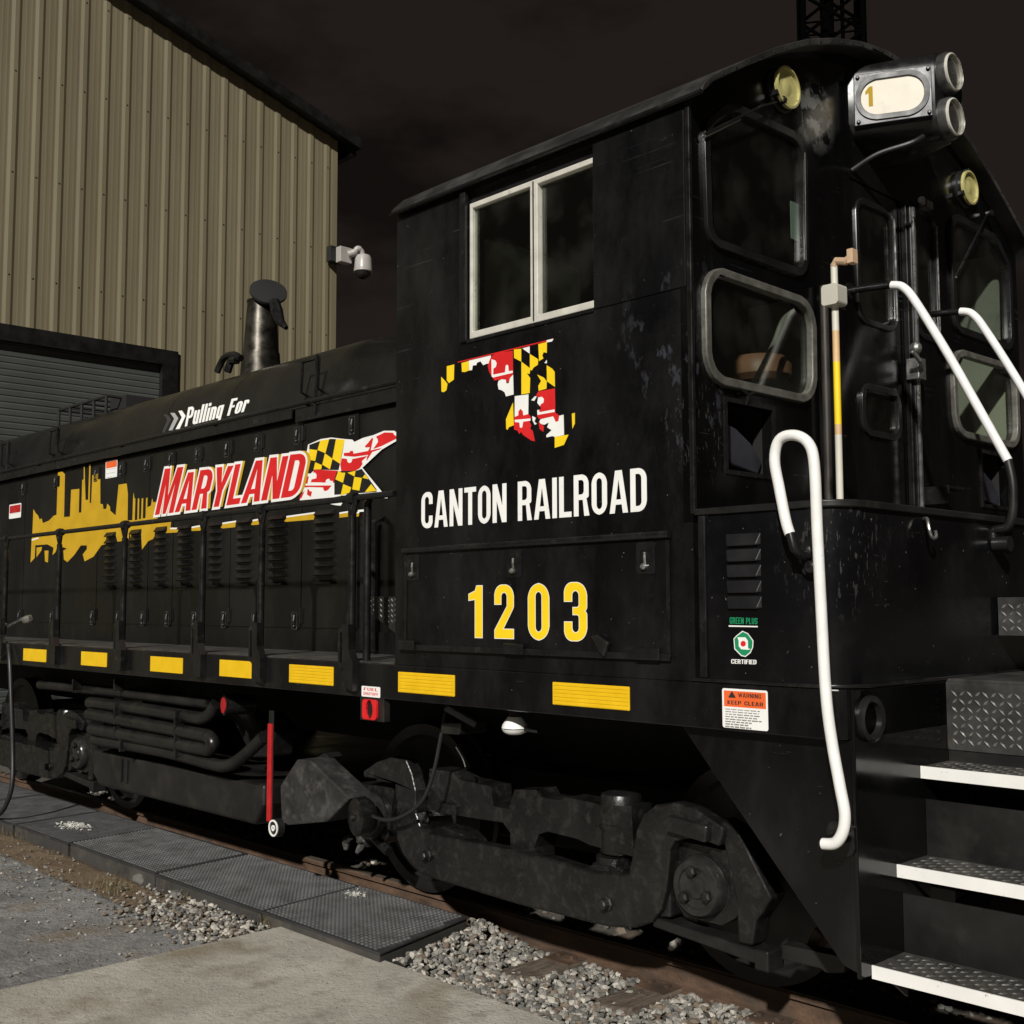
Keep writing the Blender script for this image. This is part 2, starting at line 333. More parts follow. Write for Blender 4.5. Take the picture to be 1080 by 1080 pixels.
M['rubber'] = mat('black_rubber_mat', (0.030, 0.030, 0.031), 0.55, var=0.2, vscale=5, dust=(0.10, 0.095, 0.085), dscale=6, dlo=0.55, dhi=0.8)  # plate kept darker than its ribs to paint the shade between them
M['matrib'] = mat('lit_mat_ribs', (0.105, 0.106, 0.107), 0.5, var=0.35, vscale=7, dust=(0.055, 0.053, 0.048), dscale=5, dlo=0.5, dhi=0.7)  # same rubber as the plate; paler tone paints light on the ribs
M['matside'] = mat('mat_base_rubber', (0.040, 0.037, 0.033), 0.85, var=0.3, vscale=5, dust=(0.10, 0.085, 0.065), dscale=4, dlo=0.5, dhi=0.8)
M['latch'] = mat('worn_latch_paint', (0.016, 0.016, 0.015), 0.55, var=0.4, vscale=20, dust=(0.12, 0.12, 0.11), dscale=40, dlo=0.58, dhi=0.66)
M['roof'] = mat('dusty_roof_paint', (0.020, 0.020, 0.019), 0.5, var=0.3, vscale=4, dust=(0.06, 0.058, 0.052), dscale=4, dlo=0.45, dhi=0.8)
M['hose'] = mat('black_hose_rubber', (0.014, 0.014, 0.014), 0.45, var=0.2)
M['litter'] = mat('white_litter', (0.50, 0.49, 0.45), 0.8, var=0.25, vscale=40)
M['grass'] = mat('dry_grass', (0.16, 0.13, 0.06), 0.8, var=0.4, vscale=30)
M['tower'] = mat('dark_silhouette_steel', (0.0012, 0.0012, 0.0012), 1.0, spec=0.0, var=0.1)  # near-black tone paints the unlit night silhouette into the colour
# ------------------------------------------------------------------ ground materials
def groundmat(name, cols, scales, rough=0.9, bump=0.5, bscale=40, cracks=None, specks=None, stain=None):
    m = bpy.data.materials.new(name); m.use_nodes = True; nt = m.node_tree; N, L = nt.nodes, nt.links; p = N['Principled BSDF']
    geo = N.new('ShaderNodeNewGeometry'); P = geo.outputs['Position']
    def noise(sc, det=8, ro=0.62):
        n = N.new('ShaderNodeTexNoise'); n.inputs['Scale'].default_value = sc; n.inputs['Detail'].default_value = det; n.inputs['Roughness'].default_value = ro
        L.new(P, n.inputs['Vector']); return n.outputs['Fac']
    def mixin(fac, a, b, lo, hi):
        mr = N.new('ShaderNodeMapRange'); mr.inputs['From Min'].default_value = lo; mr.inputs['From Max'].default_value = hi; L.new(fac, mr.inputs['Value'])
        mx = N.new('ShaderNodeMixRGB'); L.new(mr.outputs['Result'], mx.inputs[0])
        if isinstance(a, tuple): mx.inputs[1].default_value = (*a, 1)
        else: L.new(a, mx.inputs[1])
        mx.inputs[2].default_value = (*b, 1); return mx.outputs['Color']
    c = mixin(noise(scales[0]), cols[0], cols[1], 0.38, 0.66)
    c = mixin(noise(scales[1]), c, cols[2], 0.52, 0.76)
    if stain: c = mixin(noise(stain[0], 5, 0.5), c, stain[1], stain[2], stain[2]+0.12)
    if specks:
        c = mixin(noise(specks[0], 3, 0.5), c, specks[1], specks[2], specks[2]+0.03)
    h = noise(bscale, 9, 0.7)
    if cracks:
        vo = N.new('ShaderNodeTexVoronoi'); vo.feature = 'DISTANCE_TO_EDGE'; vo.inputs['Scale'].default_value = cracks
        wv = N.new('ShaderNodeTexNoise'); wv.inputs['Scale'].default_value = cracks*1.2; wv.inputs['Detail'].default_value = 6
        ad = N.new('ShaderNodeMixRGB'); ad.blend_type = 'ADD'; ad.inputs[0].default_value = 0.35; L.new(P, wv.inputs['Vector']); L.new(P, ad.inputs[1]); L.new(wv.outputs['Color'], ad.inputs[2])
        L.new(ad.outputs['Color'], vo.inputs['Vector'])
        mr = N.new('ShaderNodeMapRange'); mr.inputs['From Min'].default_value = 0.0; mr.inputs['From Max'].default_value = 0.004; mr.inputs['To Min'].default_value = 1; mr.inputs['To Max'].default_value = 0
        L.new(vo.outputs['Distance'], mr.inputs['Value'])
        mx = N.new('ShaderNodeMixRGB'); L.new(mr.outputs['Result'], mx.inputs[0]); L.new(c, mx.inputs[1]); mx.inputs[2].default_value = (*[v*0.45 for v in cols[0]], 1); c = mx.outputs['Color']
    L.new(c, p.inputs['Base Color']); p.inputs['Roughness'].default_value = rough; p.inputs['Specular IOR Level'].default_value = 0.3
    b = N.new('ShaderNodeBump'); b.inputs['Strength'].default_value = bump; b.inputs['Distance'].default_value = 0.03; L.new(h, b.inputs['Height']); L.new(b.outputs['Normal'], p.inputs['Normal'])
    return m
M['soil'] = groundmat('yard_soil', ((0.07, 0.058, 0.045), (0.12, 0.10, 0.078), (0.045, 0.037, 0.03)), (1.5, 9), bump=0.7, bscale=22)
M['dirt'] = groundmat('brown_dirt', ((0.15, 0.105, 0.065), (0.21, 0.155, 0.10), (0.07, 0.05, 0.035)), (3, 7), bump=0.8, bscale=20, specks=(45, (0.30, 0.26, 0.2), 0.66))
M['asphalt'] = groundmat('broken_asphalt', ((0.20, 0.199, 0.196), (0.32, 0.315, 0.305), (0.12, 0.115, 0.106)), (2.2, 9), bump=1.0, bscale=24, specks=(48, (0.38, 0.37, 0.35), 0.65), stain=(1.3, (0.22, 0.18, 0.13), 0.58))
M['concrete'] = groundmat('worn_concrete', ((0.36, 0.34, 0.29), (0.49, 0.465, 0.405), (0.24, 0.222, 0.18)), (2.2, 8), bump=0.5, bscale=30, specks=(60, (0.10, 0.09, 0.075), 0.665), stain=(1.7, (0.255, 0.222, 0.165), 0.55))
M['ballast'] = groundmat('ballast_fines', ((0.085, 0.078, 0.066), (0.14, 0.13, 0.11), (0.045, 0.04, 0.034)), (6, 18), bump=0.9, bscale=45)

# ------------------------------------------------------------------ ground, asphalt, pad
TC = 1.63                                             # track centre line
def structure(o): o['kind'] = 'structure'; return o
b = MB(); b.add([(-400, -400, -0.03), (400, -400, -0.03), (400, 400, -0.03), (-400, 400, -0.03)], [(0, 1, 2, 3)])
structure(b.build('ground', M['soil'], recalc=False))
b = MB()                                              # ballast bed of the track
prof = [(-0.35, -0.025), (0.2, -0.006), (0.9, 0.0), (2.4, 0.0), (3.1, -0.006), (3.8, -0.025)]
for i in range(len(prof)-1):
    b.add([(-60, prof[i][0], prof[i][1]), (60, prof[i][0], prof[i][1]), (60, prof[i+1][0], prof[i+1][1]), (-60, prof[i+1][0], prof[i+1][1])], [(0, 1, 2, 3)])
structure(b.build('track_bed', M['ballast'], recalc=False))
def rough_sheet(name, x0, x1, y0, y1, z, m, step, amp, edge=None):
    rnd = random.Random(3); nx = int((x1-x0)/step); ny = int((y1-y0)/step); bb = MB(); V = []
    from mathutils import noise as mn
    for i in range(nx+1):
        for j in range(ny+1):
            x = x0+(x1-x0)*i/nx; y = y0+(y1-y0)*j/ny
            h = amp*(mn.fractal(Vector((x*1.7, y*1.7, 3.1)), 0.8, 2.2, 6))
            if j == ny or j == 0 or i == 0: h -= 0.05
            if j == ny and edge: y += edge*mn.noise(Vector((x*3, 0, 1)))
            V.append((x, y, z+h))
    bb.add(V, [(i*(ny+1)+j, (i+1)*(ny+1)+j, (i+1)*(ny+1)+j+1, i*(ny+1)+j+1) for i in range(nx) for j in range(ny)])
    return structure(bb.build(name, m, sm=True, sharp=80, recalc=False))
rough_sheet('asphalt', -9.5, -2.9, -6.5, -0.42, 0.062, M['asphalt'], 0.045, 0.017, 0.14)
rough_sheet('dirt_strip', -9.5, -2.9, -1.05, -0.06, 0.050, M['dirt'], 0.05, 0.013)
b = MB(); b.plate(rpoly([(-2.9, -0.035, 0.03), (9, -0.035), (9, -9), (-2.9, -9)]), 'z', -0.12, 0.085)
structure(b.build('concrete_pad', M['concrete'], bevel=0.012))

# ballast stones
def stones(name, n, pick, s0, s1, seed, label, zf):
    rnd = random.Random(seed); t = (1+5**0.5)/2
    ico = [Vector(v).normalized() for v in [(-1, t, 0), (1, t, 0), (-1, -t, 0), (1, -t, 0), (0, -1, t), (0, 1, t), (0, -1, -t), (0, 1, -t), (t, 0, -1), (t, 0, 1), (-t, 0, -1), (-t, 0, 1)]]
    F = [(0, 11, 5), (0, 5, 1), (0, 1, 7), (0, 7, 10), (0, 10, 11), (1, 5, 9), (5, 11, 4), (11, 10, 2), (10, 7, 6), (7, 1, 8), (3, 9, 4), (3, 4, 2), (3, 2, 6), (3, 6, 8), (3, 8, 9), (4, 9, 5), (2, 4, 11), (6, 2, 10), (8, 6, 7), (9, 8, 1)]
    bb = MB(); k = 0
    while k < n:
        x, y = pick(rnd)
        s = rnd.uniform(s0, s1)*(1.35 if rnd.random() < 0.12 else 1); sc = (s, s*rnd.uniform(0.6, 0.95), s*rnd.uniform(0.45, 0.75))
        m = Matrix.Rotation(rnd.uniform(0, 6.28), 3, 'Z') @ Matrix.Rotation(rnd.uniform(-0.6, 0.6), 3, 'X') @ Matrix.Rotation(rnd.uniform(-0.6, 0.6), 3, 'Y')
        z = zf(x, y)+rnd.uniform(-0.2, 0.8)*s*0.5
        vv = [m @ Vector((v.x*sc[0], v.y*sc[1], v.z*sc[2]))*rnd.uniform(0.62, 1.14)+Vector((x, y, z)) for v in ico]
        bb.cur = rnd.choices((0, 1, 2, 3), (5, 4, 2, 2))[0]; bb.add(vv, F); k += 1
    o = bb.build(name, STONE, recalc=False); tag(o, label, 'gravel', None, 'stuff'); return o
STONE = [mat('grey_stone', (0.25, 0.237, 0.208), 0.85, var=0.3, vscale=30), mat('dark_stone', (0.12, 0.116, 0.104), 0.85, var=0.3, vscale=30),
         mat('pale_stone', (0.44, 0.41, 0.355), 0.85, var=0.2, vscale=30), mat('brown_stone', (0.16, 0.125, 0.092), 0.9, var=0.3, vscale=30)]
def pick_main(r):
    while True:
        x = r.uniform(-2.25, 1.9); y = r.uniform(-0.03, 0.83)
        if x < -1.93 and y < 0.74 and x < -1.93-0.27*(y+0.09)+0.02: continue
        if -1.62 < x < -1.36 and y > 0.47 and r.random() < 0.9: continue
        if -0.99 < x < -0.72 and y > 0.41 and r.random() < 0.9: continue
        return x, y
stones('ballast_gravel', 5600, pick_main, 0.012, 0.026, 11, 'grey crushed stone between the concrete pad and the near rail', lambda x, y: 0.012+0.03*max(0, 0.25-y)+0.075*math.exp(-((max(0, x+1.93+0.27*(y+0.09)))/0.22)**2))
stones('ballast_between_rails', 3000, lambda r: (r.uniform(-9, 2.4), r.uniform(0.97, 2.25)), 0.016, 0.03, 12, 'shadowed crushed stone lying between the two rails', lambda x, y: 0.008)
def pick_left(r):
    while True:
        x = r.gauss(-3.35, 0.42); y = r.gauss(-0.30, 0.17)
        if x < -2.93 and y < -0.10 and y > -0.9: return x, y
stones('loose_gravel', 620, pick_left, 0.010, 0.022, 13, 'loose grey stones in the gap between asphalt, concrete corner and mats', lambda x, y: 0.072)

def pick_scatter(r):
    while True:
        x = r.uniform(-6.5, -2.95); y = r.uniform(-2.2, -0.15)
        if r.random() < math.exp(-(abs(y+0.5)/0.7)): return x, y
stones('scattered_stones', 420, pick_scatter, 0.006, 0.015, 15, 'sparse small stones scattered over the broken asphalt and dirt', lambda x, y: 0.066)

# ------------------------------------------------------------------ track
def rail(y, label):
    b = MB(); t = [(-0.068, 0.006), (0.068, 0.006), (0.068, 0.016), (0.012, 0.034), (0.009, 0.118), (0.034, 0.128), (0.034, 0.146), (0.026, 0.156)]
    sec = t+[(-p[0], p[1]) for p in t[:1:-1]]
    b.plate([(y+p[0], p[1]) for p in sec], 'x', -34, 20)
    root = b.build('rail', M['rust'], pivot=(0, y, 0)); tag(root, label, 'rail', 'rails of the track')
    h = MB(); h.box(-34, 20, y-0.024, y+0.024, 0.1565, 0.1585); h.build('rail_head', M['railtop'], root)
    return root
rail(0.88, 'brown rusty rail nearest the mats and gravel'); rail(2.38, 'rusty rail in shade beyond the wheels, further from the mats')
sx = [-1.49, -0.855, -0.22, 0.42]
sl = {-1.49: 'weathered wooden sleeper end showing in the gravel closest to the last mat',
      -0.855: 'weathered wooden sleeper end in the gravel, next one right of the sleeper by the mat',
      -0.22: 'wooden sleeper mostly buried in gravel beneath the outer axle box',
      0.42: 'wooden sleeper mostly buried in gravel beneath the pointed step skirt'}
for x in sx:
    rnd = random.Random(int(x*100)); b = MB()
    y0 = 0.44+rnd.uniform(-0.04, 0.02)
    w = 0.105; pts = [(x-w, y0+0.03), (x-w*0.3, y0-0.02), (x+w*0.5, y0+0.01), (x+w, y0+0.05), (x+w, 2.8), (x-w, 2.8)]
    b.plate(pts, 'z', -0.14, 0.028 if x < -0.5 else 0.012)
    root = b.build('sleeper', M['wood'], bevel=0.01); tag(root, sl[x], 'sleeper', 'wooden sleepers under the rails')
    for yy in (0.88, 2.38):
        p = MB(); p.box(x-0.09, x+0.09, yy-0.17, yy+0.17, 0.028 if x < -0.5 else 0.012, 0.034)
        for sy in (-0.085, 0.085):
            for sxx in (-0.05, 0.05): p.box(x+sxx-0.012, x+sxx+0.012, yy+sy-0.014, yy+sy+0.014, 0.02, 0.05)
        p.build('tie_plate', M['rust'], root)

# ------------------------------------------------------------------ rubber mats along the track
seams = [(-1.965, -3.09), (-3.10, -4.42), (-4.43, -5.79), (-5.80, -6.85), (-6.86, -8.1), (-8.11, -9.4)]
ml = ['black ribbed rubber mat at the right end of the row, touching the concrete corner',
      'black ribbed rubber mat second from the concrete corner, in front of the red gauge bar',
      'black rubber mat with the heap of white litter on its far-left neighbour, third from the concrete corner',
      'smooth dark rubber mat carrying the heap of white litter', 'smooth dark rubber mat by the hanging black hose', 'smooth dark rubber mat farthest along the row']
ml[2] = 'black ribbed rubber mat third from the concrete corner, next to the smooth mats'
for i, (xa, xb) in enumerate(seams):
    rnd = random.Random(i); z = 0.132+rnd.uniform(-0.003, 0.003); b = MB()
    ya, yb = -0.09+rnd.uniform(-0.012, 0.012), 0.70+rnd.uniform(-0.01, 0.01)
    sk = -0.205 if i == 0 else -0.10
    sl_ = -0.10
    # outline skewed like the photograph's seams: near edge to far edge
    P = [(xb, ya), (xa, ya), (xa+(sk if i == 0 else sl_), yb), (xb+sl_, yb)]
    b.plate(P, 'z', z-0.012, z)
    root = b.build('rubber_mat', M['rubber'], bevel=0.003); tag(root, ml[i], 'rubber mat', 'rubber mats beside the rail')
    nb = MB(); nb.plate(offset(P, -0.006), 'z', 0.012, z-0.0125); nb.build('mat_base', M['matside'], root)
    n = MB(); px_, py_ = (0.038, 0.030) if i < 3 else (0.022, 0.022); hh = 0.008 if i < 3 else 0.0022
    y = ya+0.03
    while y < yb-0.025:
        f = (y-ya)/(yb-ya); xl = P[0][0]+(P[3][0]-P[0][0])*f+0.03; xr = P[1][0]+(P[2][0]-P[1][0])*f-0.03; x = xl
        while x < xr:
            a, c = px_*0.30, py_*0.26
            n.add([(x-a, y-c, z-.001), (x+a, y-c, z-.001), (x+a, y+c, z-.001), (x-a, y+c, z-.001), (x-a*.6, y-c*.6, z+hh), (x+a*.6, y-c*.6, z+hh), (x+a*.6, y+c*.6, z+hh), (x-a*.6, y+c*.6, z+hh)],
                  [(4, 5, 6, 7), (0, 1, 5, 4), (1, 2, 6, 5), (2, 3, 7, 6), (3, 0, 4, 7)])
            x += px_
        y += py_
    n.build('mat_ribs', M['matrib'], root, recalc=False)

# litter, rocks and grass by the mats
def heap(name, cx, cy, rx, ry, n, z, label, m, seed, s=0.018):
    rnd = random.Random(seed); b = MB()
    for k in range(n):
        x, y = cx+rnd.gauss(0, rx), cy+rnd.gauss(0, ry); q = s*rnd.uniform(0.5, 1.5)
        v = [Vector((rnd.uniform(-1, 1), rnd.uniform(-1, 1), rnd.uniform(-0.5, 0.8)))*q+Vector((x, y, z+q*0.5)) for _ in range(6)]
        b.add(v, [(0, 1, 2), (0, 2, 3), (0, 3, 4), (1, 2, 5), (2, 3, 5), (3, 4, 5), (0, 1, 4), (1, 4, 5)])
    o = b.build(name, m, recalc=True); return tag(o, label, 'litter', None, 'stuff')
q = at(2, 0.14, 78, 871); heap('litter_heap', q.x, q.y, 0.085, 0.040, 210, 0.133, 'heap of crumbled white litter on the smooth dark mat', M['litter'], 1, 0.013)
q = at(2, 0.14, 376, 943); heap('litter_heap', q.x, q.y, 0.05, 0.03, 60, 0.133, 'small scatter of pale stone chips on the right-hand ribbed mat near the rail', M['litter'], 2, 0.010)
def tuft(px, py, z, n, h, sp, label, seed):
    rnd = random.Random(seed); q = at(2, z, px, py); b = MB()
    for k in range(n):
        x, y = q.x+rnd.gauss(0, sp), q.y+rnd.gauss(0, sp*0.6); a = rnd.uniform(0, 6.28); L_ = h*rnd.uniform(0.25, 1.15)*(1.3 if rnd.random() < .1 else 1); le = rnd.uniform(0.1, 1.5)
        d = Vector((math.cos(a), math.sin(a), 0)); w = Vector((-d.y, d.x, 0))*0.0014; o = Vector((x, y, z-0.01))
        m_ = o+d*L_*le*0.4+Vector((0, 0, L_*0.65)); t_ = o+d*L_*le+Vector((0, 0, L_*rnd.uniform(0.25, 1.0)))
        b.add([o-w, o+w, m_+w*0.8, m_-w*0.8, t_], [(0, 1, 2, 3), (3, 2, 4)])
    o = b.build('grass_tuft', M['grass'], recalc=False); tag(o, label, 'grass', None, 'stuff')
tuft(118, 936, 0.072, 170, 0.08, 0.11, 'dry grass tuft against the mat edge, left of the loose stones', 1)
tuft(282, 975, 0.072, 46, 0.075, 0.03, 'small dry tuft at the concrete pad corner', 2)
tuft(18, 880, 0.06, 110, 0.07, 0.14, 'dry grass on brown dirt at the far left edge', 3)
tuft(196, 944, 0.07, 40, 0.06, 0.05, 'thin dry tuft between the dark rocks and loose stones', 4)
tuft(517, 976, 0.05, 26, 0.06, 0.02, 'tiny green-grey weed in the gravel beside the last mat', 5)
for px, py, s, lab, sd_ in ((187, 946, 0.055, 'dark rock leaning against the mat edge, right of the pair', 5), (148, 928, 0.06, 'dark rock by the mat edge beside the dry grass, left of the pair', 6)):
    rnd = random.Random(sd_); q = at(2, 0.05, px, py); bm = bmesh.new(); bmesh.ops.create_icosphere(bm, subdivisions=2, radius=s)
    for v in bm.verts: v.co = Vector((v.co.x*1.25, v.co.y*0.8, v.co.z*0.75))*rnd.uniform(0.85, 1.12)
    b = MB(); b.add([v.co+q for v in bm.verts], [[v.index for v in f.verts] for f in bm.faces]); bm.free()
    tag(b.build('rock', STONE[1]), lab, 'rock', 'dark rocks by the mats')

# ------------------------------------------------------------------ shed
SX = -12.6; SR = 7.0; ridge = -1.0
def ztop(y): return (9.62+0.28*(SR-y)) if y > ridge else (9.62+0.28*(SR-ridge)-0.28*(ridge-y))
shed = empty('metal_shed', (SX, -1, 0), 'tan ribbed steel shed with dark eaves and roll-up door behind the engine', 'shed')
DY0, DY1, DZ = -1.05, 4.22, 5.62
b = MB(); prof = []; per = 0.3155; y = 6.833-math.ceil((6.833+9)/per)*per
while y < SR:
    prof += [(y-0.072, 0.0), (y-0.028, 0.015), (y+0.028, 0.015), (y+0.066, 0.0), (y+0.115, 0), (y+0.125, 0.0012), (y+0.143, 0.0012), (y+0.153, 0), (y+0.187, 0), (y+0.197, 0.0012), (y+0.215, 0.0012), (y+0.225, 0)]
    y += per
prof = [p for p in prof if p[0] < SR-0.03]+[(SR-0.03, 0), (SR, 0.0)]
for i in range(len(prof)-1):
    (ya, xa), (yb, xb) = prof[i], prof[i+1]
    z0 = DZ if (ya > DY0 and yb < DY1) else 0.0
    b.add([(SX+xa, ya, z0), (SX+xb, yb, z0), (SX+xb, yb, ztop(yb)), (SX+xa, ya, ztop(ya))], [(0, 1, 2, 3)])
b.build('wall', M['shedwall'], shed, recalc=False)
b = MB()
for i, p in enumerate(prof[:-2]):
    if i % 12 == 1 and p[0] > -3:
        for z in (6.3, 7.7, 9.1, 10.4):
            if z < ztop(p[0])-0.2: b.lathe([(0.013, 0), (0.009, 0.006)], (SX+0.0152, p[0]+0.026, z), (1, 0, 0), 6)
b.build('wall_screws', M['shedtrim'], shed)['kind'] = 'stuff'
b = MB(); b.box(SX-22, SX-0.01, SR-0.02, SR+0.02, 0, 9.62); b.build('side_wall', M['shedwall'], shed)
b = MB(); b.box(SX-0.03, SX+0.006, SR-0.075, SR+0.03, 0, 9.62); b.build('corner_trim', M['shedwall'], shed)
b = MB()
for (ya, yb) in ((SR+0.30, ridge), (ridge, -9.3)):
    za, zb = (ztop(SR)-0.28*(ya-SR) if ya > SR else ztop(ya)), ztop(yb)
    b.add([(x, y, z+dz) for x in (SX-22, SX+0.10) for (y, z) in ((ya, za), (yb, zb)) for dz in (0.05, 0.13)], [(0, 1, 3, 2), (4, 6, 7, 5), (0, 4, 5, 1), (2, 3, 7, 6), (0, 2, 6, 4), (1, 5, 7, 3)])
b.build('roof', M['shedtrim'], shed)
b = MB()
for (ya, yb) in ((SR+0.34, ridge), (ridge, -9.3)):
    za, zb = (ztop(SR)-0.28*(ya-SR) if ya > SR else ztop(ya)), ztop(yb)
    b.add([(x, y, z+dz) for x in (SX+0.103, SX+0.24) for (y, z) in ((ya, za), (yb, zb)) for dz in (-0.03, 0.15)], [(0, 1, 3, 2), (4, 6, 7, 5), (0, 4, 5, 1), (2, 3, 7, 6), (0, 2, 6, 4), (1, 5, 7, 3)])
b.build('rake_trim', M['shedtrim'], shed)
b = MB(); b.box(SX-22, SX+0.1, SR+0.22, SR+0.34, 9.40, 9.53); b.build('gutter', M['shedtrim'], shed)
b = MB(); b.box(SX-0.25, SX+0.05, DY0, DY1, DZ-0.22, DZ); b.box(SX-0.25, SX+0.05, DY1-0.24, DY1, 0, DZ-0.222); b.box(SX-0.25, SX+0.05, DY0, DY0+0.24, 0, DZ-0.222)
b.build('door_frame', M['shedtrim'], shed)
b = MB(); z = 0.02; pr = []
while z < DZ-0.1:
    pr += [(z, 0.0), (z+0.014, 0.009), (z+0.070, 0.011), (z+0.082, 0.002)]; z += 0.088
for i in range(len(pr)-1):
    b.add([(SX-0.06+pr[i][1], DY0+0.1, pr[i][0]), (SX-0.06+pr[i][1], DY1-0.1, pr[i][0]), (SX-0.06+pr[i+1][1], DY1-0.1, pr[i+1][0]), (SX-0.06+pr[i+1][1], DY0+0.1, pr[i+1][0])], [(0, 1, 2, 3)])
b.build('roller_door', M['roller'], shed, recalc=False)

# security camera on the shed corner
cp = at(0, SX+0.05, 350, 270)
sc = empty('security_camera', (SX, 6.9, 7.6), 'white dome security camera on a bracket at the shed corner', 'camera')
b = MB(); b.box(SX+0.04, SX+0.16, 6.80, 7.06, 7.50, 7.76); b.build('back_box', M['blackvinyl'], sc, bevel=0.01)
b = MB(); b.box(SX+0.165, SX+0.30, 6.90, 7.13, 7.48, 7.74); b.build('mount_plate', M['camwhite'], sc, bevel=0.012)
b = MB(); p0 = Vector((SX+0.30, 7.05, 7.62)); b.tube(smooth([p0, p0+Vector((0.06, 0.08, 0.04)), p0+Vector((0.10, 0.12, 0.10)), p0+Vector((0.12, 0.18, 0.07)), p0+Vector((0.12, 0.21, 0.0))]), [0.062]*8+[0.05]*8+[0.042]*9, 12)
b.build('bracket_arm', M['camwhite'], sc, sm=True)
o_ = p0+Vector((0.12, 0.22, 0.0))
b = MB(); b.lathe([(0.05, 0.02), (0.11, 0.0), (0.135, -0.05), (0.15, -0.22), (0.155, -0.225), (0.155, -0.27), (0.13, -0.285)], o_, (0, 0, 1)); b.build('dome_housing', M['camwhite'], sc, sm=True)
b = MB(); b.lathe([(0.125, -0.287), (0.115, -0.33), (0.08, -0.375), (0.03, -0.395)], o_, (0, 0, 1)); b.build('dome_lens', M['rub'], sc, sm=True)

# ------------------------------------------------------------------ lattice tower behind
tb = Vector((-14.0, 25.2, 0)); b = MB(); hw = 0.82
tw = empty('lattice_tower', tb, 'dark steel lattice tower rising behind the cab roof', 'tower')
leg = [(-hw, -hw), (hw, -hw), (hw, hw), (-hw, hw)]
rot = Matrix.Rotation(R(35), 3, 'Z')
def tp(u, v, z): return tb+rot @ Vector((u, v, 0))+Vector((0, 0, z))
for u, v in leg:
    b = MB(); b.tube([tp(u, v, 0), tp(u, v, 24)], 0.09, 8); b.build('leg', M['tower'], tw)
b = MB(); z = 0.0; k = 0
while z < 23.9:
    for i in range(4):
        a, c = leg[i], leg[(i+1) % 4]
        b.tube([tp(*a, z), tp(*c, z+1.2)], 0.05, 6); b.tube([tp(*c, z), tp(*a, z+1.2)], 0.05, 6); b.tube([tp(*a, z), tp(*c, z)], 0.03, 6)
    z += 1.2
b.build('bracing', M['tower'], tw)
b = MB(); b.tube([tp(-0.1, 0, 0), tp(-0.1, 0, 24)], 0.20, 10); b.tube([tp(0.35, 0.2, 0), tp(0.35, 0.2, 24)], 0.06, 8); b.build('cable_riser', M['tower'], tw)
# ------------------------------------------------------------------ locomotive
loco = empty('switcher_locomotive', (-5.0, TC, 0.16), 'black diesel switcher locomotive with yellow number 1203, standing on the track', 'locomotive')
W_ = 2*TC                                             # cab width
XB = 0.672                                             # plane of the rear platform box
def mir(pts): return pts+[(W_-p[0],)+tuple(p[1:]) for p in reversed(pts)]

# underframe, deck, centre block
b = MB(); b.plate(rpoly([(-11.4, 0), (XB, 0, .10), (XB, W_, .10), (-11.4, W_)]), 'z', 1.408, 1.592)
b.build('underframe', M['black'], loco, bevel=0.006)
b = MB(); b.box(-11.2, 0.4, 1.15, W_-1.15, 0.98, 1.405); b.build('centre_sill', M['under'], loco)
b = MB(); b.plate([(-11.39, 0.012), (-1.99, 0.012), (-1.99, W_-0.012), (-11.39, W_-0.012)], 'z', 1.5925, 1.600); b.build('walkway', M['deck'], loco)

# ---- cab shell
EZ = 4.02
side_open = (-1.392, -0.533, 3.222, 3.985)
b = MB(); b.plate([(-1.965, 1.5935), (-0.004, 1.5935), (-0.004, EZ), (-1.965, EZ)], 'y', 0.003, 0.045,
                  [[(side_open[0], side_open[2]), (side_open[1], side_open[2]), (side_open[1], side_open[3]), (side_open[0], side_open[3])]])
cab = b.build('cab', M['black'], loco, label='black cab side with state map, railroad name and number')
b = MB(); b.plate([(-1.965, 1.5935), (-0.004, 1.5935), (-0.004, EZ), (-1.965, EZ)], 'y', W_-0.045, W_-0.003, [rrect(-1.3, -.5, 3.27, 3.93, .03)]); b.build('cab_wall', M['black'], loco)
arc = [(-0.030, 4.018), (-0.01, 4.050), (0.056, 4.110), (0.33, 4.275), (0.54, 4.395), (0.79, 4.518), (1.03, 4.607), (1.28, 4.677), (1.52, 4.716)]
top = mir(arc+[(TC, 4.722)])[:-1] if False else arc+[(TC, 4.722)]+[(W_-p[0], p[1]) for p in reversed(arc)]
def arc_z(y):
    for i in range(len(top)-1):
        if top[i][0] <= y <= top[i+1][0]:
            f = (y-top[i][0])/(top[i+1][0]-top[i][0]); return top[i][1]+f*(top[i+1][1]-top[i][1])
low = [(p[0], p[1]-0.032) for p in top]; low[0] = (-0.030, 3.995); low[-1] = (W_+0.030, 3.995)
b = MB(); b.plate(top+low[::-1], 'x', -1.985, 0.10); roof = b.build('cab_roof', M['roof'], loco, sm=True, bevel=0.004)
b = MB()                                              # rivet heads along the roof's rear edge
for i in range(34):
    y = 0.02+i*(W_-0.04)/33; b.lathe([(0.007, 0), (0.004, 0.005)], (0.10, y, arc_z(y)-0.018), (1, 0, 0), 6)
b.build('rivets', M['trim'], roof)
b = MB(); b.tube([(-1.985, -0.034, 4.008), (0.1, -0.034, 4.008)], 0.009, 8); b.build('gutter', M['trim'], roof)

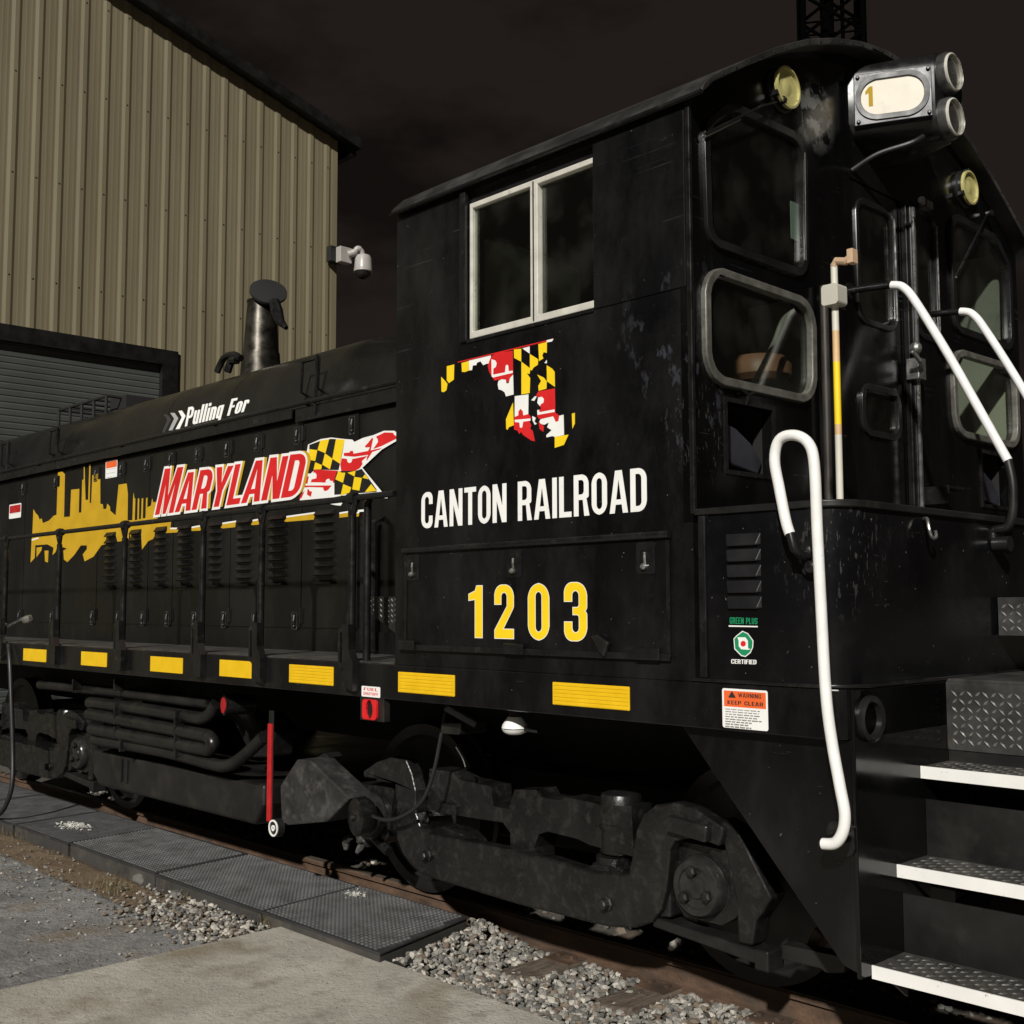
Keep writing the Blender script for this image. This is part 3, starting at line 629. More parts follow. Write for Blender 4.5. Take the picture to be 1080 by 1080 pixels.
# rear wall with window openings (y, z)
wall_out = [(0.0, 2.24)]+[(0.0, 4.02)]+[(p[0], p[1]-0.034) for p in top if 0.02 < p[0] < W_-0.02]+[(W_, 4.02), (W_, 2.24)]
def mirror_y(poly): return [(W_-p[0],)+tuple(p[1:]) for p in poly]
upL = [(0.125, 3.435, .07), (0.865, 3.435, .07), (0.885, 4.085, .10), (0.30, 4.075, .15), (0.115, 3.93, .10)]
loL = [(0.095, 2.840, .11), (0.905, 2.840, .11), (0.915, 3.300, .11), (0.095, 3.310, .11)]
tool = [(0.235, 2.47), (0.575, 2.47), (0.575, 2.76), (0.235, 2.76)]
door = [(1.305, 2.30), (1.80, 2.30), (1.80, 4.02), (1.305, 4.02)]
sidel = rrect(1.96, 2.20, 3.33, 4.02, .06)
holes = [rpoly(upL), rpoly(loL), tool, door, sidel, rpoly(mirror_y(upL)), rpoly(mirror_y(loL)), mirror_y(tool)]
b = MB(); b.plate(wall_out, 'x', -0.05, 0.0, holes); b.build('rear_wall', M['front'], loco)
dwin = rrect(1.365, 1.735, 3.31, 3.93, .07); dlow = rrect(1.375, 1.735, 2.75, 2.98, .06)
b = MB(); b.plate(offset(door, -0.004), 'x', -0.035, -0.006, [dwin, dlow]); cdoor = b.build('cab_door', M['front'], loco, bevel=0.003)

def window(name, poly, x, fr, wdt, fm, gm, proud, parent=loco):
    p = rpoly(poly) if len(poly) < 9 else poly
    b = MB(); b.plate(offset(p, wdt*0.5), 'x', x-0.012, x+proud, [offset(p, -wdt*0.5)])
    w = b.build(name, fm, parent, sm=True, bevel=0.006)
    b = MB(); b.plate(offset(p, -wdt*0.45), 'x', x-0.010, x-0.004); b.build('glass', gm, w)
    return w
window('cab_window', upL, 0.0, 0, 0.038, M['rub'], M['dglass'], 0.018)
window('cab_window', loL, 0.0, 0, 0.040, M['seal'], M['glass'], 0.026)['label'] = 'large grey-framed lower rear window on the near side'
window('cab_window', mirror_y(upL), 0.0, 0, 0.038, M['rub'], M['dglass'], 0.018)
window('cab_window', mirror_y(loL), 0.0, 0, 0.040, M['seal'], M['glass'], 0.026)['label'] = 'grey-framed lower rear window on the far side'
window('door_window', dwin, -0.006, 0, 0.03, M['rub'], M['dglass'], 0.014, cdoor)
window('door_window', dlow, -0.006, 0, 0.034, M['rub'], M['dglass'], 0.016, cdoor)
window('sidelight_window', sidel, 0.0, 0, 0.03, M['rub'], M['dglass'], 0.014)
# bright drip line inside right edge of the frames
b = MB(); b.tube([(0.014, 0.862, 3.50), (0.014, 0.874, 4.02)], 0.006, 6); b.build('window_bead', M['seal'], loco)
b = MB(); b.tube([(0.010, 1.728, 3.36), (0.010, 1.728, 3.90)], 0.007, 6); b.build('window_bead', M['chrome'], loco)
b = MB(); b.tube([(0.016, 2.192, 3.38), (0.016, 2.192, 3.97)], 0.006, 6); b.build('window_bead', M['chrome'], loco)
# door post with hinge and latch
b = MB(); b.box(0.0, 0.032, 1.815, 1.868, 2.29, 4.02); b.tube([(0.04, 1.842, 2.30), (0.04, 1.842, 4.0)], 0.012, 8); post = b.build('door_post', M['trim'], loco, bevel=0.004)
b = MB(); b.box(0.053, 0.066, 1.834, 1.850, 2.31, 3.98); b.build('hinge_strip', M['chrome'], post)
b = MB(); b.box(0.02, 0.09, 1.79, 1.87, 3.06, 3.17); b.tube([(0.09, 1.82, 3.12), (0.12, 1.74, 3.14), (0.11, 1.68, 3.18)], 0.012, 8); b.lathe([(0.03, 0), (0.03, 0.03), (0.012, 0.045)], (0.06, 1.80, 3.22), (1, -0.3, 0), 12)
b.build('latch', M['chrome'], post, bevel=0.004)
b = MB(); b.box(0.0, 0.05, 2.02, 2.09, 4.03, 4.07); b.lathe([(0.02, 0), (0.02, 0.05)], (0.03, 2.0, 4.05), (0.5, -1, 0), 10); b.build('door_stop', M['chrome'], loco)
b = MB(); b.box(0.0, 0.14, 1.98, 2.16, 2.50, 2.515); b.box(0.0, 0.14, 1.975, 1.99, 2.42, 2.515); b.tube([(0.03, 2.05, 2.46), (0.12, 2.05, 2.49)], 0.014, 8); b.build('lamp_bracket', M['trim'], loco, bevel=0.003)
# corner post pipe and dull vertical conduit on the wall
b = MB(); b.tube([(0.03, 0.99, 2.28), (0.03, 0.99, 3.40)], 0.020, 12); b.build('conduit', mat('brown_sheen_conduit', (0.03, 0.025, 0.020), 0.5, var=0.3), loco, sm=True)  # brown pipe colour stands in for a vertical reflection
b = MB(); b.box(-0.012, 0.012, -0.006, 0.014, 2.27, 4.01); b.build('corner_trim', M['trim'], loco, bevel=0.004)
# open tool pockets
for k, sgn in enumerate((0, 1)):
    tp_ = tool if not sgn else mirror_y(tool)
    ys = sorted(p[0] for p in tp_); y0, y1 = ys[0], ys[-1]
    b = MB(); b.plate(offset(tp_, 0.02), 'x', -0.004, 0.010, [tp_]); pk = b.build('tool_pocket', M['trim'], loco); b = MB(); b.box(-0.30, -0.29, y0, y1, 2.45, 2.78)
    b.box(-0.29, -0.05, y0-0.01, y0, 2.45, 2.78); b.box(-0.29, -0.05, y1, y1+0.01, 2.45, 2.78); b.box(-0.29, -0.05, y0, y1, 2.44, 2.45); b.box(-0.29, -0.05, y0, y1, 2.78, 2.79); b.build('pocket_lining', M['under'], pk)  # dark lining colour stands in for shade inside the pocket
    b = MB(); sh = [(y0+.02, 2.53), (y0+.12, 2.50), (y0+.30, 2.475), (y0+.335, 2.53), (y0+.25, 2.61), (y0+.14, 2.665), (y0+.03, 2.69)]
    n = len(sh); b.plate(sh, 'x', -0.16, -0.045); b.build('folded_cover', mat('slate_cover%d' % k, (0.026, 0.027, 0.035), 0.4, var=0.3), pk, bevel=0.03, seg=3)
b = MB(); b.tube([(0.012, 0.30, 2.84), (0.03, 0.36, 2.80), (0.02, 0.42, 2.82)], 0.007, 6); b.tube([(0.03, 0.36, 2.80), (0.015, 0.36, 2.76)], 0.006, 6); b.build('wing_catch', M['trim'], loco)

# wipers
for (a, c, e) in (((0.02, 0.66, 4.20), at(0, 0.05, 803, 112), at(0, 0.03, 744, 141)), (at(0, .02, 1041, 226), at(0, 0.05, 1036, 236), at(0, 0.03, 1009, 291))):
    b = MB(); b.tube([a, c, e], 0.006, 6); b.lathe([(0.02, 0), (0.02, 0.03), (0.008, 0.04)], a, (1, 0, 0), 10)
    w = b.build('wiper', M['trim'], loco)
    b = MB(); e_, c_ = Vector(e), Vector(c); b.tube([e_+(c_-e_)*0.0+Vector((-.006, 0, -.012)), e_+(c_-e_)*0.62+Vector((-.006, 0, -.012))], 0.007, 6); b.build('blade', M['seal'], w)

# class lights
for y in (0.698, 2.562):
    b = MB(); b.lathe([(0.108, 0), (0.108, 0.02), (0.100, 0.028), (0.100, 0.045)], (-0.01, y, 4.272), (1, 0, 0), 28)
    for a in (90, 210, 330): b.box(0.015, 0.05, y+0.1*math.cos(R(a))-.011, y+0.1*math.cos(R(a))+.011, 4.272+0.1*math.sin(R(a))-.011, 4.272+0.1*math.sin(R(a))+.011)
    cl = b.build('class_light', M['rub'], loco, sm=True, label='round cream class light on the near side' if y < 1 else 'round cream class light on the far side')
    b = MB(); b.lathe([(0.088, 0.012), (0.07, 0.006), (0.05, 0.008), (0.03, 0.016), (0.001, 0.019)], (0.028, y, 4.272), (1, 0, 0), 28); b.build('lens', M['cream'], cl, sm=True)
    b = MB(); b.lathe([(0.098, 0.0), (0.098, 0.016), (0.087, 0.018), (0.087, 0.0)], (0.036, y, 4.272), (1, 0, 0), 28); b.build('lens_ring', M['cream'], cl, sm=True)

# headlight with number boards
hx = 0.335; b = MB()
front = rrect(TC-0.128, TC+0.128, 4.185, 4.640, .10, 6); back = [(TC+(p[0]-TC)*2.55, 4.20+(p[1]-4.185)*(0.98)) for p in front]
n = len(front)
b.add([(hx, *p) for p in front]+[(-0.02, *p) for p in back]+[(0.02+hx, TC+(p[0]-TC)*0.9, 4.4125+(p[1]-4.4125)*0.95) for p in front],
      [tuple(2*n+i for i in range(n))]+[(i, (i+1) % n, n+(i+1) % n, n+i) for i in range(n)]+[(2*n+i, 2*n+(i+1) % n, (i+1) % n, i) for i in range(n)])
hl = b.build('headlight', M['trim'], loco, sm=True, label='black twin headlight housing with cream number board')
for z in (4.528, 4.298):
    b = MB(); b.lathe([(0.104, -0.03), (0.104, 0.026), (0.100, 0.042), (0.094, 0.042), (0.094, 0.0)], (hx+0.02, TC, z), (1, 0, 0), 32); b.build('lamp_ring', M['board_steel'], hl, sm=True)
    b = MB(); b.lathe([(0.090, 0.028), (0.07, 0.0), (0.045, -0.02), (0.02, -0.03), (0.001, -0.032)], (hx+0.03, TC, z), (1, 0, 0), 28); b.build('reflector', M['reflector'], hl, sm=True)
    b = MB(); b.lathe([(0.03, -0.03), (0.026, 0.0), (0.018, 0.012), (0.001, 0.016)], (hx+0.03, TC, z), (1, 0, 0), 16); b.build('bulb_shield', M['chrome'], hl, sm=True)
    b = MB(); b.lathe([(0.094, 0.030), (0.094, 0.050), (0.088, 0.054), (0.084, 0.048), (0.086, 0.030)], (hx+0.02, TC, z), (1, 0, 0), 32); b.build('lens_rim', M['alu'], hl, sm=True)
    b = MB(); b.lathe([(0.092, 0.032), (0.085, 0.052), (0.06, 0.066), (0.03, 0.072), (0.001, 0.073)], (hx+0.02, TC, z), (1, 0, 0), 28); b.build('lens', M['lens'], hl, sm=True)
ang = R(27.8)
for sgn in (1, -1):
    d = Vector((math.cos(ang), sgn*math.sin(ang), 0)); nn = Vector((math.sin(ang), -sgn*math.cos(ang), 0))
    P0 = Vector((0.03, TC-sgn*0.312, 0))
    def nb(a, u, v, P0=P0, d=d, nn=nn): return P0+d*u+nn*a+Vector((0, 0, v))
    outer = rpoly([(0.0, 4.262), (0.365, 4.268), (0.365, 4.522), (0.0, 4.525)]); inner = rrect(0.028, 0.335, 4.300, 4.492, .080, 7)
    b = MB(); b.plate(outer, 'x', -0.05, 0.028, [inner], tf=nb)
    for (u, v) in ((0.02, 4.28), (0.35, 4.285), (0.35, 4.505), (0.02, 4.507)):
        b.lathe([(0.012, 0), (0.009, 0.012)], nb(0.028, u, v), nn, 8)
    bd = b.build('number_board', mat('board_casting%d' % sgn, (0.028, 0.028, 0.031), 0.38, metal=0.2, var=0.6, vscale=16), hl, bevel=0.004)
    b = MB(); b.plate(offset(inner, 0.020), 'x', 0.0285, 0.036, [offset(inner, -0.006)], tf=nb); b.build('board_gasket', M['hose'], bd, bevel=0.004)
    b = MB(); b.plate(offset(inner, 0.0), 'x', 0.006, 0.0265, tf=nb); b.build('board_glass', M['numplate'], bd)
    if sgn == 1:
        one = [(0.055, 4.432), (0.074, 4.455), (0.090, 4.455), (0.090, 4.355), (0.070, 4.355), (0.070, 4.425), (0.055, 4.416)]
        b = MB(); b.plate(one, 'x', 0.027, 0.0285, tf=nb); b.build('digit', M['digit'], bd)
b = MB(); b.tube(smooth([(0.30, TC-.14, 4.19), (0.26, TC-.2, 4.15), (0.12, TC-.26, 4.12), (0.0, TC-.3, 4.06)]), 0.012, 8); b.build('lamp_cable', M['hose'], hl)

# interior
b = MB(); b.box(-1.9, -0.06, W_-0.075, W_-0.05, 2.3, 4.05)
b.build('far_lining', M['inside'], loco)
b = MB(); b.plate([(0.06, 1.7), (0.06, 4.0)]+[(p[0], p[1]-.06) for p in top if .2 < p[0] < W_-.2]+[(W_-.08, 4.0), (W_-.08, 1.7)], 'x', -1.94, -1.90); b.box(-1.9, -0.08, 0.06, W_-0.08, 2.18, 2.22); b.build('front_bulkhead', M['under'], loco)
b = MB(); b.box(-1.2, -0.75, 1.15, 1.75, 2.22, 3.25); b.box(-1.89, -1.4, 1.9, 2.7, 2.22, 3.1); b.build('control_stand', M['under'], loco, bevel=0.03)
pn = XP(-1.88, [(512, 252), (551, 261), (612, 284), (612, 328), (512, 350)]); b = MB(); b.plate(pn, 'x', -1.895, -1.88); b.build('notice_panel', M['inside'], loco)
b = MB(); q = at(0, -0.55, 800, 392); b.lathe([(0.14, -0.03), (0.17, 0.0), (0.17, 0.06), (0.14, 0.10), (0.05, 0.115)], (q.x, q.y, q.z-0.03), (0, 0, 1), 26); b.lathe([(0.04, -0.5), (0.04, -0.04)], (q.x, q.y, q.z), (0, 0, 1), 12)
b.build('seat', M['seat'], loco, sm=True)
b = MB(); b.tube(smooth([at(0, -0.28, 795, 405), at(0, -0.28, 815, 365), at(0, -0.28, 826, 338), at(0, -0.28, 838, 328)]), 0.014, 8); b.build('grab_pipe', mat('worn_pipe', (0.30, 0.30, 0.27), 0.4, metal=0.3), loco, sm=True)
b = MB(); b.plate([(2.52, 3.16), (3.2, 3.45), (3.2, 3.60), (2.45, 3.24)], 'x', -0.35, -0.31); b.build('shadow_bar', M['under'], loco)  # added dark bar imitating diagonal shadow edges inside the cab
b = MB(); b.plate(rrect(0.80, 0.92, 3.60, 3.78, 0.004), 'x', -0.022, -0.019); b.build('window_card', mat('pale_card', (0.42, 0.52, 0.47), 0.6, var=0.05), loco)

# side window
x0, x1, z0, z1 = -1.384, -0.536, 3.230, 3.925
b = MB()
xm = -0.925
fw_ = 0.025
b.plate([(x0, z0), (x1, z0), (x1, z1), (x0, z1)], 'y', 0.010, 0.048, [[(x0+fw_*0.8, z0+fw_*1.4), (xm-fw_, z0+fw_*1.4), (xm-fw_, z1-fw_*1.1), (x0+fw_*0.8, z1-fw_*1.1)], [(xm+fw_, z0+fw_*1.4), (x1-0.006, z0+fw_*1.4), (x1-0.006, z1-fw_*1.1), (xm+fw_, z1-fw_*1.1)]])
sw = b.build('side_window', M['alu'], loco, bevel=0.004, label='pale aluminium framed sliding side window')
b = MB(); b.box(xm-0.002, xm+0.002, 0.004, 0.012, z0+0.01, z1-0.01); b.build('meeting_stile', M['rub'], sw)
b = MB(); b.box(x0+0.02, xm-fw_+0.004, 0.030, 0.036, z0+0.03, z1-0.025); b.build('pane', M['glass'], sw)
b = MB(); b.box(xm+fw_-0.004, x1, 0.038, 0.044, z0+0.03, z1-0.025); b.build('pane', M['glass'], sw)
b = MB(); b.box(x0-0.008, x1+0.002, 0.030, 0.060, z1+0.003, side_open[3]+0.01); b.build('window_track', M['rub'], sw)
b = MB(); b.box(-1.436, -1.394, -0.014, 0.012, 3.215, 3.99); b.build('window_guide', M['trim'], loco, bevel=0.004)
b = MB(); b.box(-0.533, -0.02, -0.0035, 0.0025, 3.22, 3.985); b.build('cover_panel', M['black'], loco, bevel=0.002)
b = MB(); b.box(x0-.01, x1, -0.006, 0.03, z0-0.022, z0-0.004); b.build('window_sill', M['trim'], sw, bevel=0.004)

# compartment door with number
b = MB(); b.plate([(-1.866, 1.684), (-0.120, 1.684), (-0.120, 2.175), (-1.866, 2.175)], 'y', -0.008, 0.0025)
cdr = b.build('compartment_door', M['black'], loco, bevel=0.004)
b = MB(); b.tube([(-1.875, -0.016, 2.186), (-0.112, -0.016, 2.192)], 0.016, 10); b.build('hinge_rod', M['trim'], cdr, sm=True)
b = MB(); b.box(-1.868, -0.118, -0.018, -0.0085, 1.672, 1.700); b.build('bottom_rail', M['trim'], cdr, bevel=0.003)
b = MB(); b.box(-0.136, -0.118, -0.0125, -0.0085, 1.702, 2.168); b.box(-1.868, -1.852, -0.0125, -0.0085, 1.702, 2.168); b.build('edge_strip', M['trim'], cdr)
for x in (-1.80, -1.045, -0.245):
    b = MB(); b.plate(rrect(x-0.05, x+0.05, 2.03, 2.165, .012), 'y', -0.0110, -0.0085, [rrect(x-0.028, x+0.028, 2.045, 2.13, .012)]); b.plate(rrect(x-0.027, x+0.027, 2.046, 2.129, .012), 'y', -0.0095, -0.0086)
    l_ = b.build('latch', M['trim'], cdr)
    b = MB(); b.lathe([(0.014, 0), (0.014, 0.012), (0.008, 0.02)], (x-0.008, -0.0095, 2.062), (0, -1, 0), 10); b.tube([(x, -0.014, 2.07), (x+0.004, -0.022, 2.10), (x-0.003, -0.014, 2.12)], 0.006, 6); b.build('latch_bolt', M['chrome'] if x > -.5 else M['seal'], cdr)
for x in (-1.83, -1.03, -0.225):
    b = MB(); b.box(x-0.075, x+0.06, -0.030, -0.0185, 1.672, 1.722); b.build('hinge', M['trim'], cdr, bevel=0.008)
b = MB(); b.plate(YP(-0.01, crop(410, 330, 2.919, [(632, 995), (650, 990), (685, 1015), (672, 1060), (655, 1040)])), 'y', -0.034, -0.010); b.build('bent_tab', M['tank'], cdr, bevel=0.006)

# ---- rear platform box
b = MB(); b.plate(rpoly([(0.018, 0.012), (XB-.006, 0.012, .13), (XB-.006, W_-.012, .13), (0.018, W_-.012)], 9), 'z', 1.5935, 2.262); rb = b.build('rear_locker', mat('locker_gloss', (0.0036, 0.0036, 0.0042), 0.20, spec=0.45, var=0.3, vscale=2.5, bump=0.05, bscale=4, dust=(0.0125, 0.0125, 0.0130), dscale=2.4, dlo=0.48, dhi=0.82, wear=True), loco, sm=True)
b = MB(); b.plate(rpoly([(0.002, -0.002), (XB+.010, -0.002, .14), (XB+.010, W_+.002, .14), (0.002, W_+.002)], 9), 'z', 2.2625, 2.290); b.build('top_lip', M['tank'], rb, sm=True, bevel=0.006)
b = MB(); b.plate(rpoly([(-0.02, -0.006), (XB+.010, -0.006, .14), (XB+.010, W_+.006, .14), (-0.02, W_+.006)], 9), 'z', 1.594, 1.608); b.build('bottom_lip', M['trim'], rb, sm=True, bevel=0.004)
b = MB(); b.box(0.02, 0.055, 0.0, 0.0118, 1.61, 2.26); b.build('edge_strip', M['trim'], rb, bevel=0.004)
def louvre(b, x0_, x1_, z, y, h=0.034, d=0.018, tf=None):
    g = tf or (lambda x, yy, zz: (x, yy, zz))
    e = min(0.015, (x1_-x0_)*0.12)
    b.add([g(x0_, y, z+h), g(x1_, y, z+h), g(x0_+e, y-d, z+0.004), g(x1_-e, y-d, z+0.004), g(x0_, y, z+0.004), g(x1_, y, z+0.004), g(x0_+e, y-d*.8, z), g(x1_-e, y-d*.8, z), g(x0_+e, y, z), g(x1_-e, y, z)],
          [(0, 1, 3, 2), (0, 2, 4), (1, 5, 3), (2, 3, 7, 6), (6, 7, 9, 8), (4, 2, 6, 8), (5, 9, 7, 3)])
b = MB()
for k in range(5): louvre(b, 0.150, 0.312, 1.885+k*0.0615, 0.0125, 0.050, 0.016)
b.build('louvre_panel', mat('louvre_gloss', (0.010, 0.010, 0.011), 0.32, var=0.2), rb, bevel=0.004)

# white step handrail
H = [(838, 582), (834, 566), (829, 550), (822, 515), (817, 485), (822, 464), (838, 459), (853, 468), (859, 492), (862, 560), (866, 640), (871, 730), (877, 780), (886, 830), (891, 858), (889, 877), (881, 889), (868, 890)]
pt = [at(1, -0.085, *p) for p in H]
sp = smooth(pt, 5)
b = MB(); b.tube(sp[6:], 0.0205, 14); hr = b.build('step_handrail', M['white'], loco, sm=True, label='white hooked handrail beside the steps')
b = MB(); b.tube([Vector((pt[0].x+.02, 0.01, pt[0].z-0.015)), Vector((pt[0].x+.010, -0.06, pt[0].z-0.01)), pt[0]+Vector((0, 0, .01)), sp[6]+Vector((0, 0, .004))], 0.0175, 12)
b.plate(rrect(pt[0].x-0.02, pt[0].x+0.06, pt[0].z-0.09, pt[0].z+0.05, .035), 'y', -0.012, 0.011)
b.lathe([(0.022, 0), (0.022, 0.02), (0.012, 0.026)], (pt[0].x+0.015, -0.012, pt[0].z+0.005), (0, -1, 0), 6); b.lathe([(0.024, 0), (0.024, 0.022), (0.012, 0.03)], (pt[0].x+0.03, -0.012, pt[0].z-0.055), (0, -1, 0), 6)
b.build('upper_bracket', M['trim'], hr, sm=True)
e = pt[-1]; b = MB(); b.tube([e+Vector((0.004, 0.002, 0.0)), e+Vector((-0.01, 0.06, 0)), e+Vector((-0.01, 0.15, 0.0))], 0.022, 10); b.plate(rrect(e.x-0.06, e.x+0.05, e.z-0.06, e.z+0.06, .03), 'y', 0.042, 0.058)
b.build('lower_bracket', M['trim'], hr, sm=True)

# platform handrails from the rear wall to the locker front
for dy in (0.0, 0.72):
    y = 1.27+dy
    P = [at(1, 1.27, *p) for p in ((895, 307), (922, 303), (944, 301), (955, 305), (968, 322), (1000, 374), (1035, 436), (1063, 486))]
    P = [Vector((p.x, y, p.z)) for p in P]
    Q = [at(1, 1.27, *p) for p in ((1063, 486), (1068, 510), (1068, 540), (1062, 556), (1048, 560), (1043, 572))]; Q = [Vector((p.x, y, p.z)) for p in Q]
    Q[-1].x = Q[-2].x = min(Q[-2].x, 0.70)
    s = smooth(P, 5); b = MB(); b.tube(s[9:], 0.0205, 14); ph = b.build('platform_handrail', M['white'], loco, sm=True)
    b = MB(); b.tube([Vector((-0.005, y, P[0].z))]+s[1:10], 0.017, 10); b.lathe([(0.04, 0), (0.04, 0.012)], (0, y, P[0].z), (1, 0, 0), 14); b.build('wall_end', M['trim'], ph, sm=True)
    b = MB(); b.tube(smooth(Q, 5), 0.020, 10); b.lathe([(0.035, -0.02), (0.035, 0.05)], (0.695, y, Q[-1].z-0.01), (1, 0, 0), 12); b.build('lower_end', M['tank'], ph, sm=True)
# banded pole on the locker
px_, py_ = 0.60, 0.115
b = MB(); zz = [2.29, 2.54, 2.58, 2.68, 2.82, 2.94, 3.20]
for i, mi in enumerate((0, 2, 1, 1, 2, 0)):
    b.cur = mi; b.tube([(px_, py_, zz[i]), (px_, py_, zz[i+1])], 0.0135, 10)
pl = b.build('marker_pole', [mat('pole_white', (0.60, 0.58, 0.50), 0.5, var=0.1), M['yellow'], mat('pole_orange', (0.60, 0.40, 0.20), 0.5, var=0.2)], loco, sm=True, label='thin white and yellow banded marker pole at the locker corner')
b = MB(); b.plate(rrect(px_-0.035, px_+0.035, 3.035, 3.115, .012), 'y', py_-0.04, py_+0.03); b.build('junction_box', mat('ivory_box', (0.48, 0.47, 0.40), 0.5, var=0.08), pl, bevel=0.006)
b = MB(); b.tube([(px_, py_, 3.19), (px_+.01, py_, 3.21), (px_+0.05, py_+0.0, 3.20), (px_+0.075, py_, 3.215)], 0.016, 8); b.box(px_+.065, px_+.09, py_-.02, py_+.02, 3.185, 3.24); b.build('pole_cap', mat('rusty_cap', (0.5, 0.34, 0.22), 0.7, var=0.3), pl, bevel=0.004)
# hook and pocket on the locker front
b = MB(); q = at(0, XB, 972, 560); b.tube(smooth([q+Vector((0, 0.02, .05)), q+Vector((0.03, -0.01, .045)), q+Vector((0.045, -0.025, 0)), q+Vector((0.05, -0.01, -.03)), q+Vector((0.05, 0.02, -.025)), q+Vector((0.05, 0.015, 0.0))]), 0.007, 8); b.build('chain_hook', M['chrome'], loco, sm=True)
q = at(0, XB, 916, 758); b = MB(); b.lathe([(0.085, -0.01), (0.085, 0.02), (0.075, 0.028), (0.062, 0.02), (0.055, -0.03)], q, (1, 0, 0), 28); b.build('poling_pocket', M['tank'], loco, sm=True)

# ---- step well and end platform
b = MB(); b.plate([(-0.12, 1.407), (XB-.018, 1.407), (XB-.018, 0.585), (0.60, 0.60)], 'y', 0.055, 0.070); b.build('step_skirt', M['black'], loco, bevel=0.004)
b = MB(); b.box(XB-.017, XB+0.0, 0.052, 0.80, 0.565, 1.5915); b.build('step_end_plate', mat('end_gloss', (0.003, 0.003, 0.003), 0.15, var=0.2, vscale=3), loco, bevel=0.004)
X1 = 1.62
for k, (y, z) in enumerate(((0.128, 0.600), (0.330, 0.926), (0.538, 1.270))):
    b = MB(); b.box(XB+.001, X1, y+0.004, y+0.235, z-0.012, z); b.diamonds((XB+0.02, y+0.012, z), (1, 0, 0), (0, 1, 0), X1-XB-0.04, 0.21, 0.040, 0.004)
    st = b.build('step_tread', [M['deck'], M['treadnub']], loco)
    b = MB(); b.box(XB+.001, X1, y-0.003, y+0.0038, z-0.045, z+0.002); b.build('step_nosing', M['nosing'], st)
    b = MB(); b.box(XB+.001, X1, y+0.24, y+0.25, z-0.02, z+(0.215 if k < 2 else 0.06)); b.build('kick_plate', M['tank'], st)
    b = MB(); b.plate([(y+0.02, z-0.012), (y+0.235, z-0.012), (y+0.235, z-0.16)], 'x', XB+0.002, XB+0.014); b.build('tread_gusset', M['trim'], st)
b = MB(); b.box(X1+.001, X1+0.02, 0.08, 0.80, 0.56, 1.592); b.build('step_end_plate', M['black'], loco)
b = MB(); b.box(XB+.001, X1, 0.772, 0.785, 1.316, 1.588); b.box(XB+.001, X1, 0.772, W_-0.772, 1.589, 1.600); b.diamonds((XB+.01, 0.772, 1.325), (1, 0, 0), (0, 0, 1), X1-XB-0.02, 0.25, 0.040, 0.006)
b.build('end_platform', [mat('worn_tread_plate', (0.05, 0.049, 0.047), 0.40, metal=0.3, var=0.4, vscale=8, dust=(0.13, 0.11, 0.085), dscale=7, dlo=0.56, dhi=0.8), M['nub']], loco)
b = MB(); b.box(XB+.001, X1+.02, 0.80, W_-0.80, 0.75, 1.30); b.build('pilot', M['black'], loco)
b = MB(); b.box(X1+.021, X1+0.35, TC-0.1, TC+0.1, 0.85, 1.1); b.box(X1+.35, X1+0.6, TC-0.16, TC+0.16, 0.80, 1.15); b.build('coupler', M['truck'], loco, bevel=0.03)
b = MB(); b.box(XB+.012, XB+0.34, 1.262, 2.0, 1.765, 1.930); b.diamonds((XB+.013, 1.262, 1.77), (1, 0, 0), (0, 0, 1), 0.32, 0.155, 0.040, 0.006); b.build('door_step', [mat('worn_tread_plate_step', (0.05, 0.049, 0.047), 0.40, metal=0.3, var=0.4, vscale=8), M['nub']], loco)
b = MB(); rnd = random.Random(9)                      # dust lying along the platform edge
b = MB()
# ------------------------------------------------------------------ hood
HY = 0.65
sec = [(HY, 1.6005), (HY, 3.262), (0.662, 3.30), (0.745, 3.535), (0.80, 3.62), (0.88, 3.695), (0.98, 3.752), (1.12, 3.785), (1.35, 3.797), (TC, 3.80)]
sec = sec+[(W_-p[0], p[1]) for p in sec[-2::-1]]
def hsec(x, k): return [(x, p[0], p[1] if p[1] < 3.27 else 3.262+(p[1]-3.262)*k) for p in sec]
b = MB(); st_ = [(-11.2, 1), (-8.2, 1), (-5.8, 1), (-4.95, 1), (-3.62, 1), (-3.44, .985), (-1.97, .50)]; n = len(sec)
for x, k in st_: b.v += hsec(x, k)
for i in range(len(st_)-1):
    for j in range(n-1): b.f.append((i*n+j, (i+1)*n+j, (i+1)*n+j+1, i*n+j+1))
b.f.append(tuple(range(n))); b.mi = [0]*len(b.f)
hood = b.build('hood', M['hood'], loco, sm=True, sharp=25, label='long black engine hood with painted graphics')
for x in (-8.2, -5.98, -4.95):                       # weld seams over the hood
    b = MB()
    for j in range(2, n-3):
        p, q = sec[j], sec[j+1]; b.add([(x-.006, p[0]-.001, p[1]+.003), (x+.006, p[0]-.001, p[1]+.003), (x+.006, q[0]-.001, q[1]+.003), (x-.006, q[0]-.001, q[1]+.003)], [(0, 1, 2, 3)])
    b.build('seam', M['trim'], hood, recalc=False)
b = MB(); b.box(-11.2, -3.9, 0.607, HY-0.001, 3.245, 3.262); b.box(-11.2, -3.9, 0.600, 0.607, 3.195, 3.262); b.box(-3.88, -1.975, 0.625, HY-.001, 3.24, 3.262); b.box(-3.88, -1.975, 0.612, 0.625, 3.165, 3.262); b.build('drip_ledge', M['trim'], hood, bevel=0.003)
b = MB(); b.tube([(-11.1, 0.595, 3.285), (-1.98, 0.595, 3.285)], 0.017, 8)
for x in (-10, -8.4, -6.6, -5.0, -3.75, -2.5): b.tube([(x, 0.66, 3.27), (x, 0.595, 3.285)], 0.012, 6)
b.build('grab_rail', M['trim'], hood, sm=True)
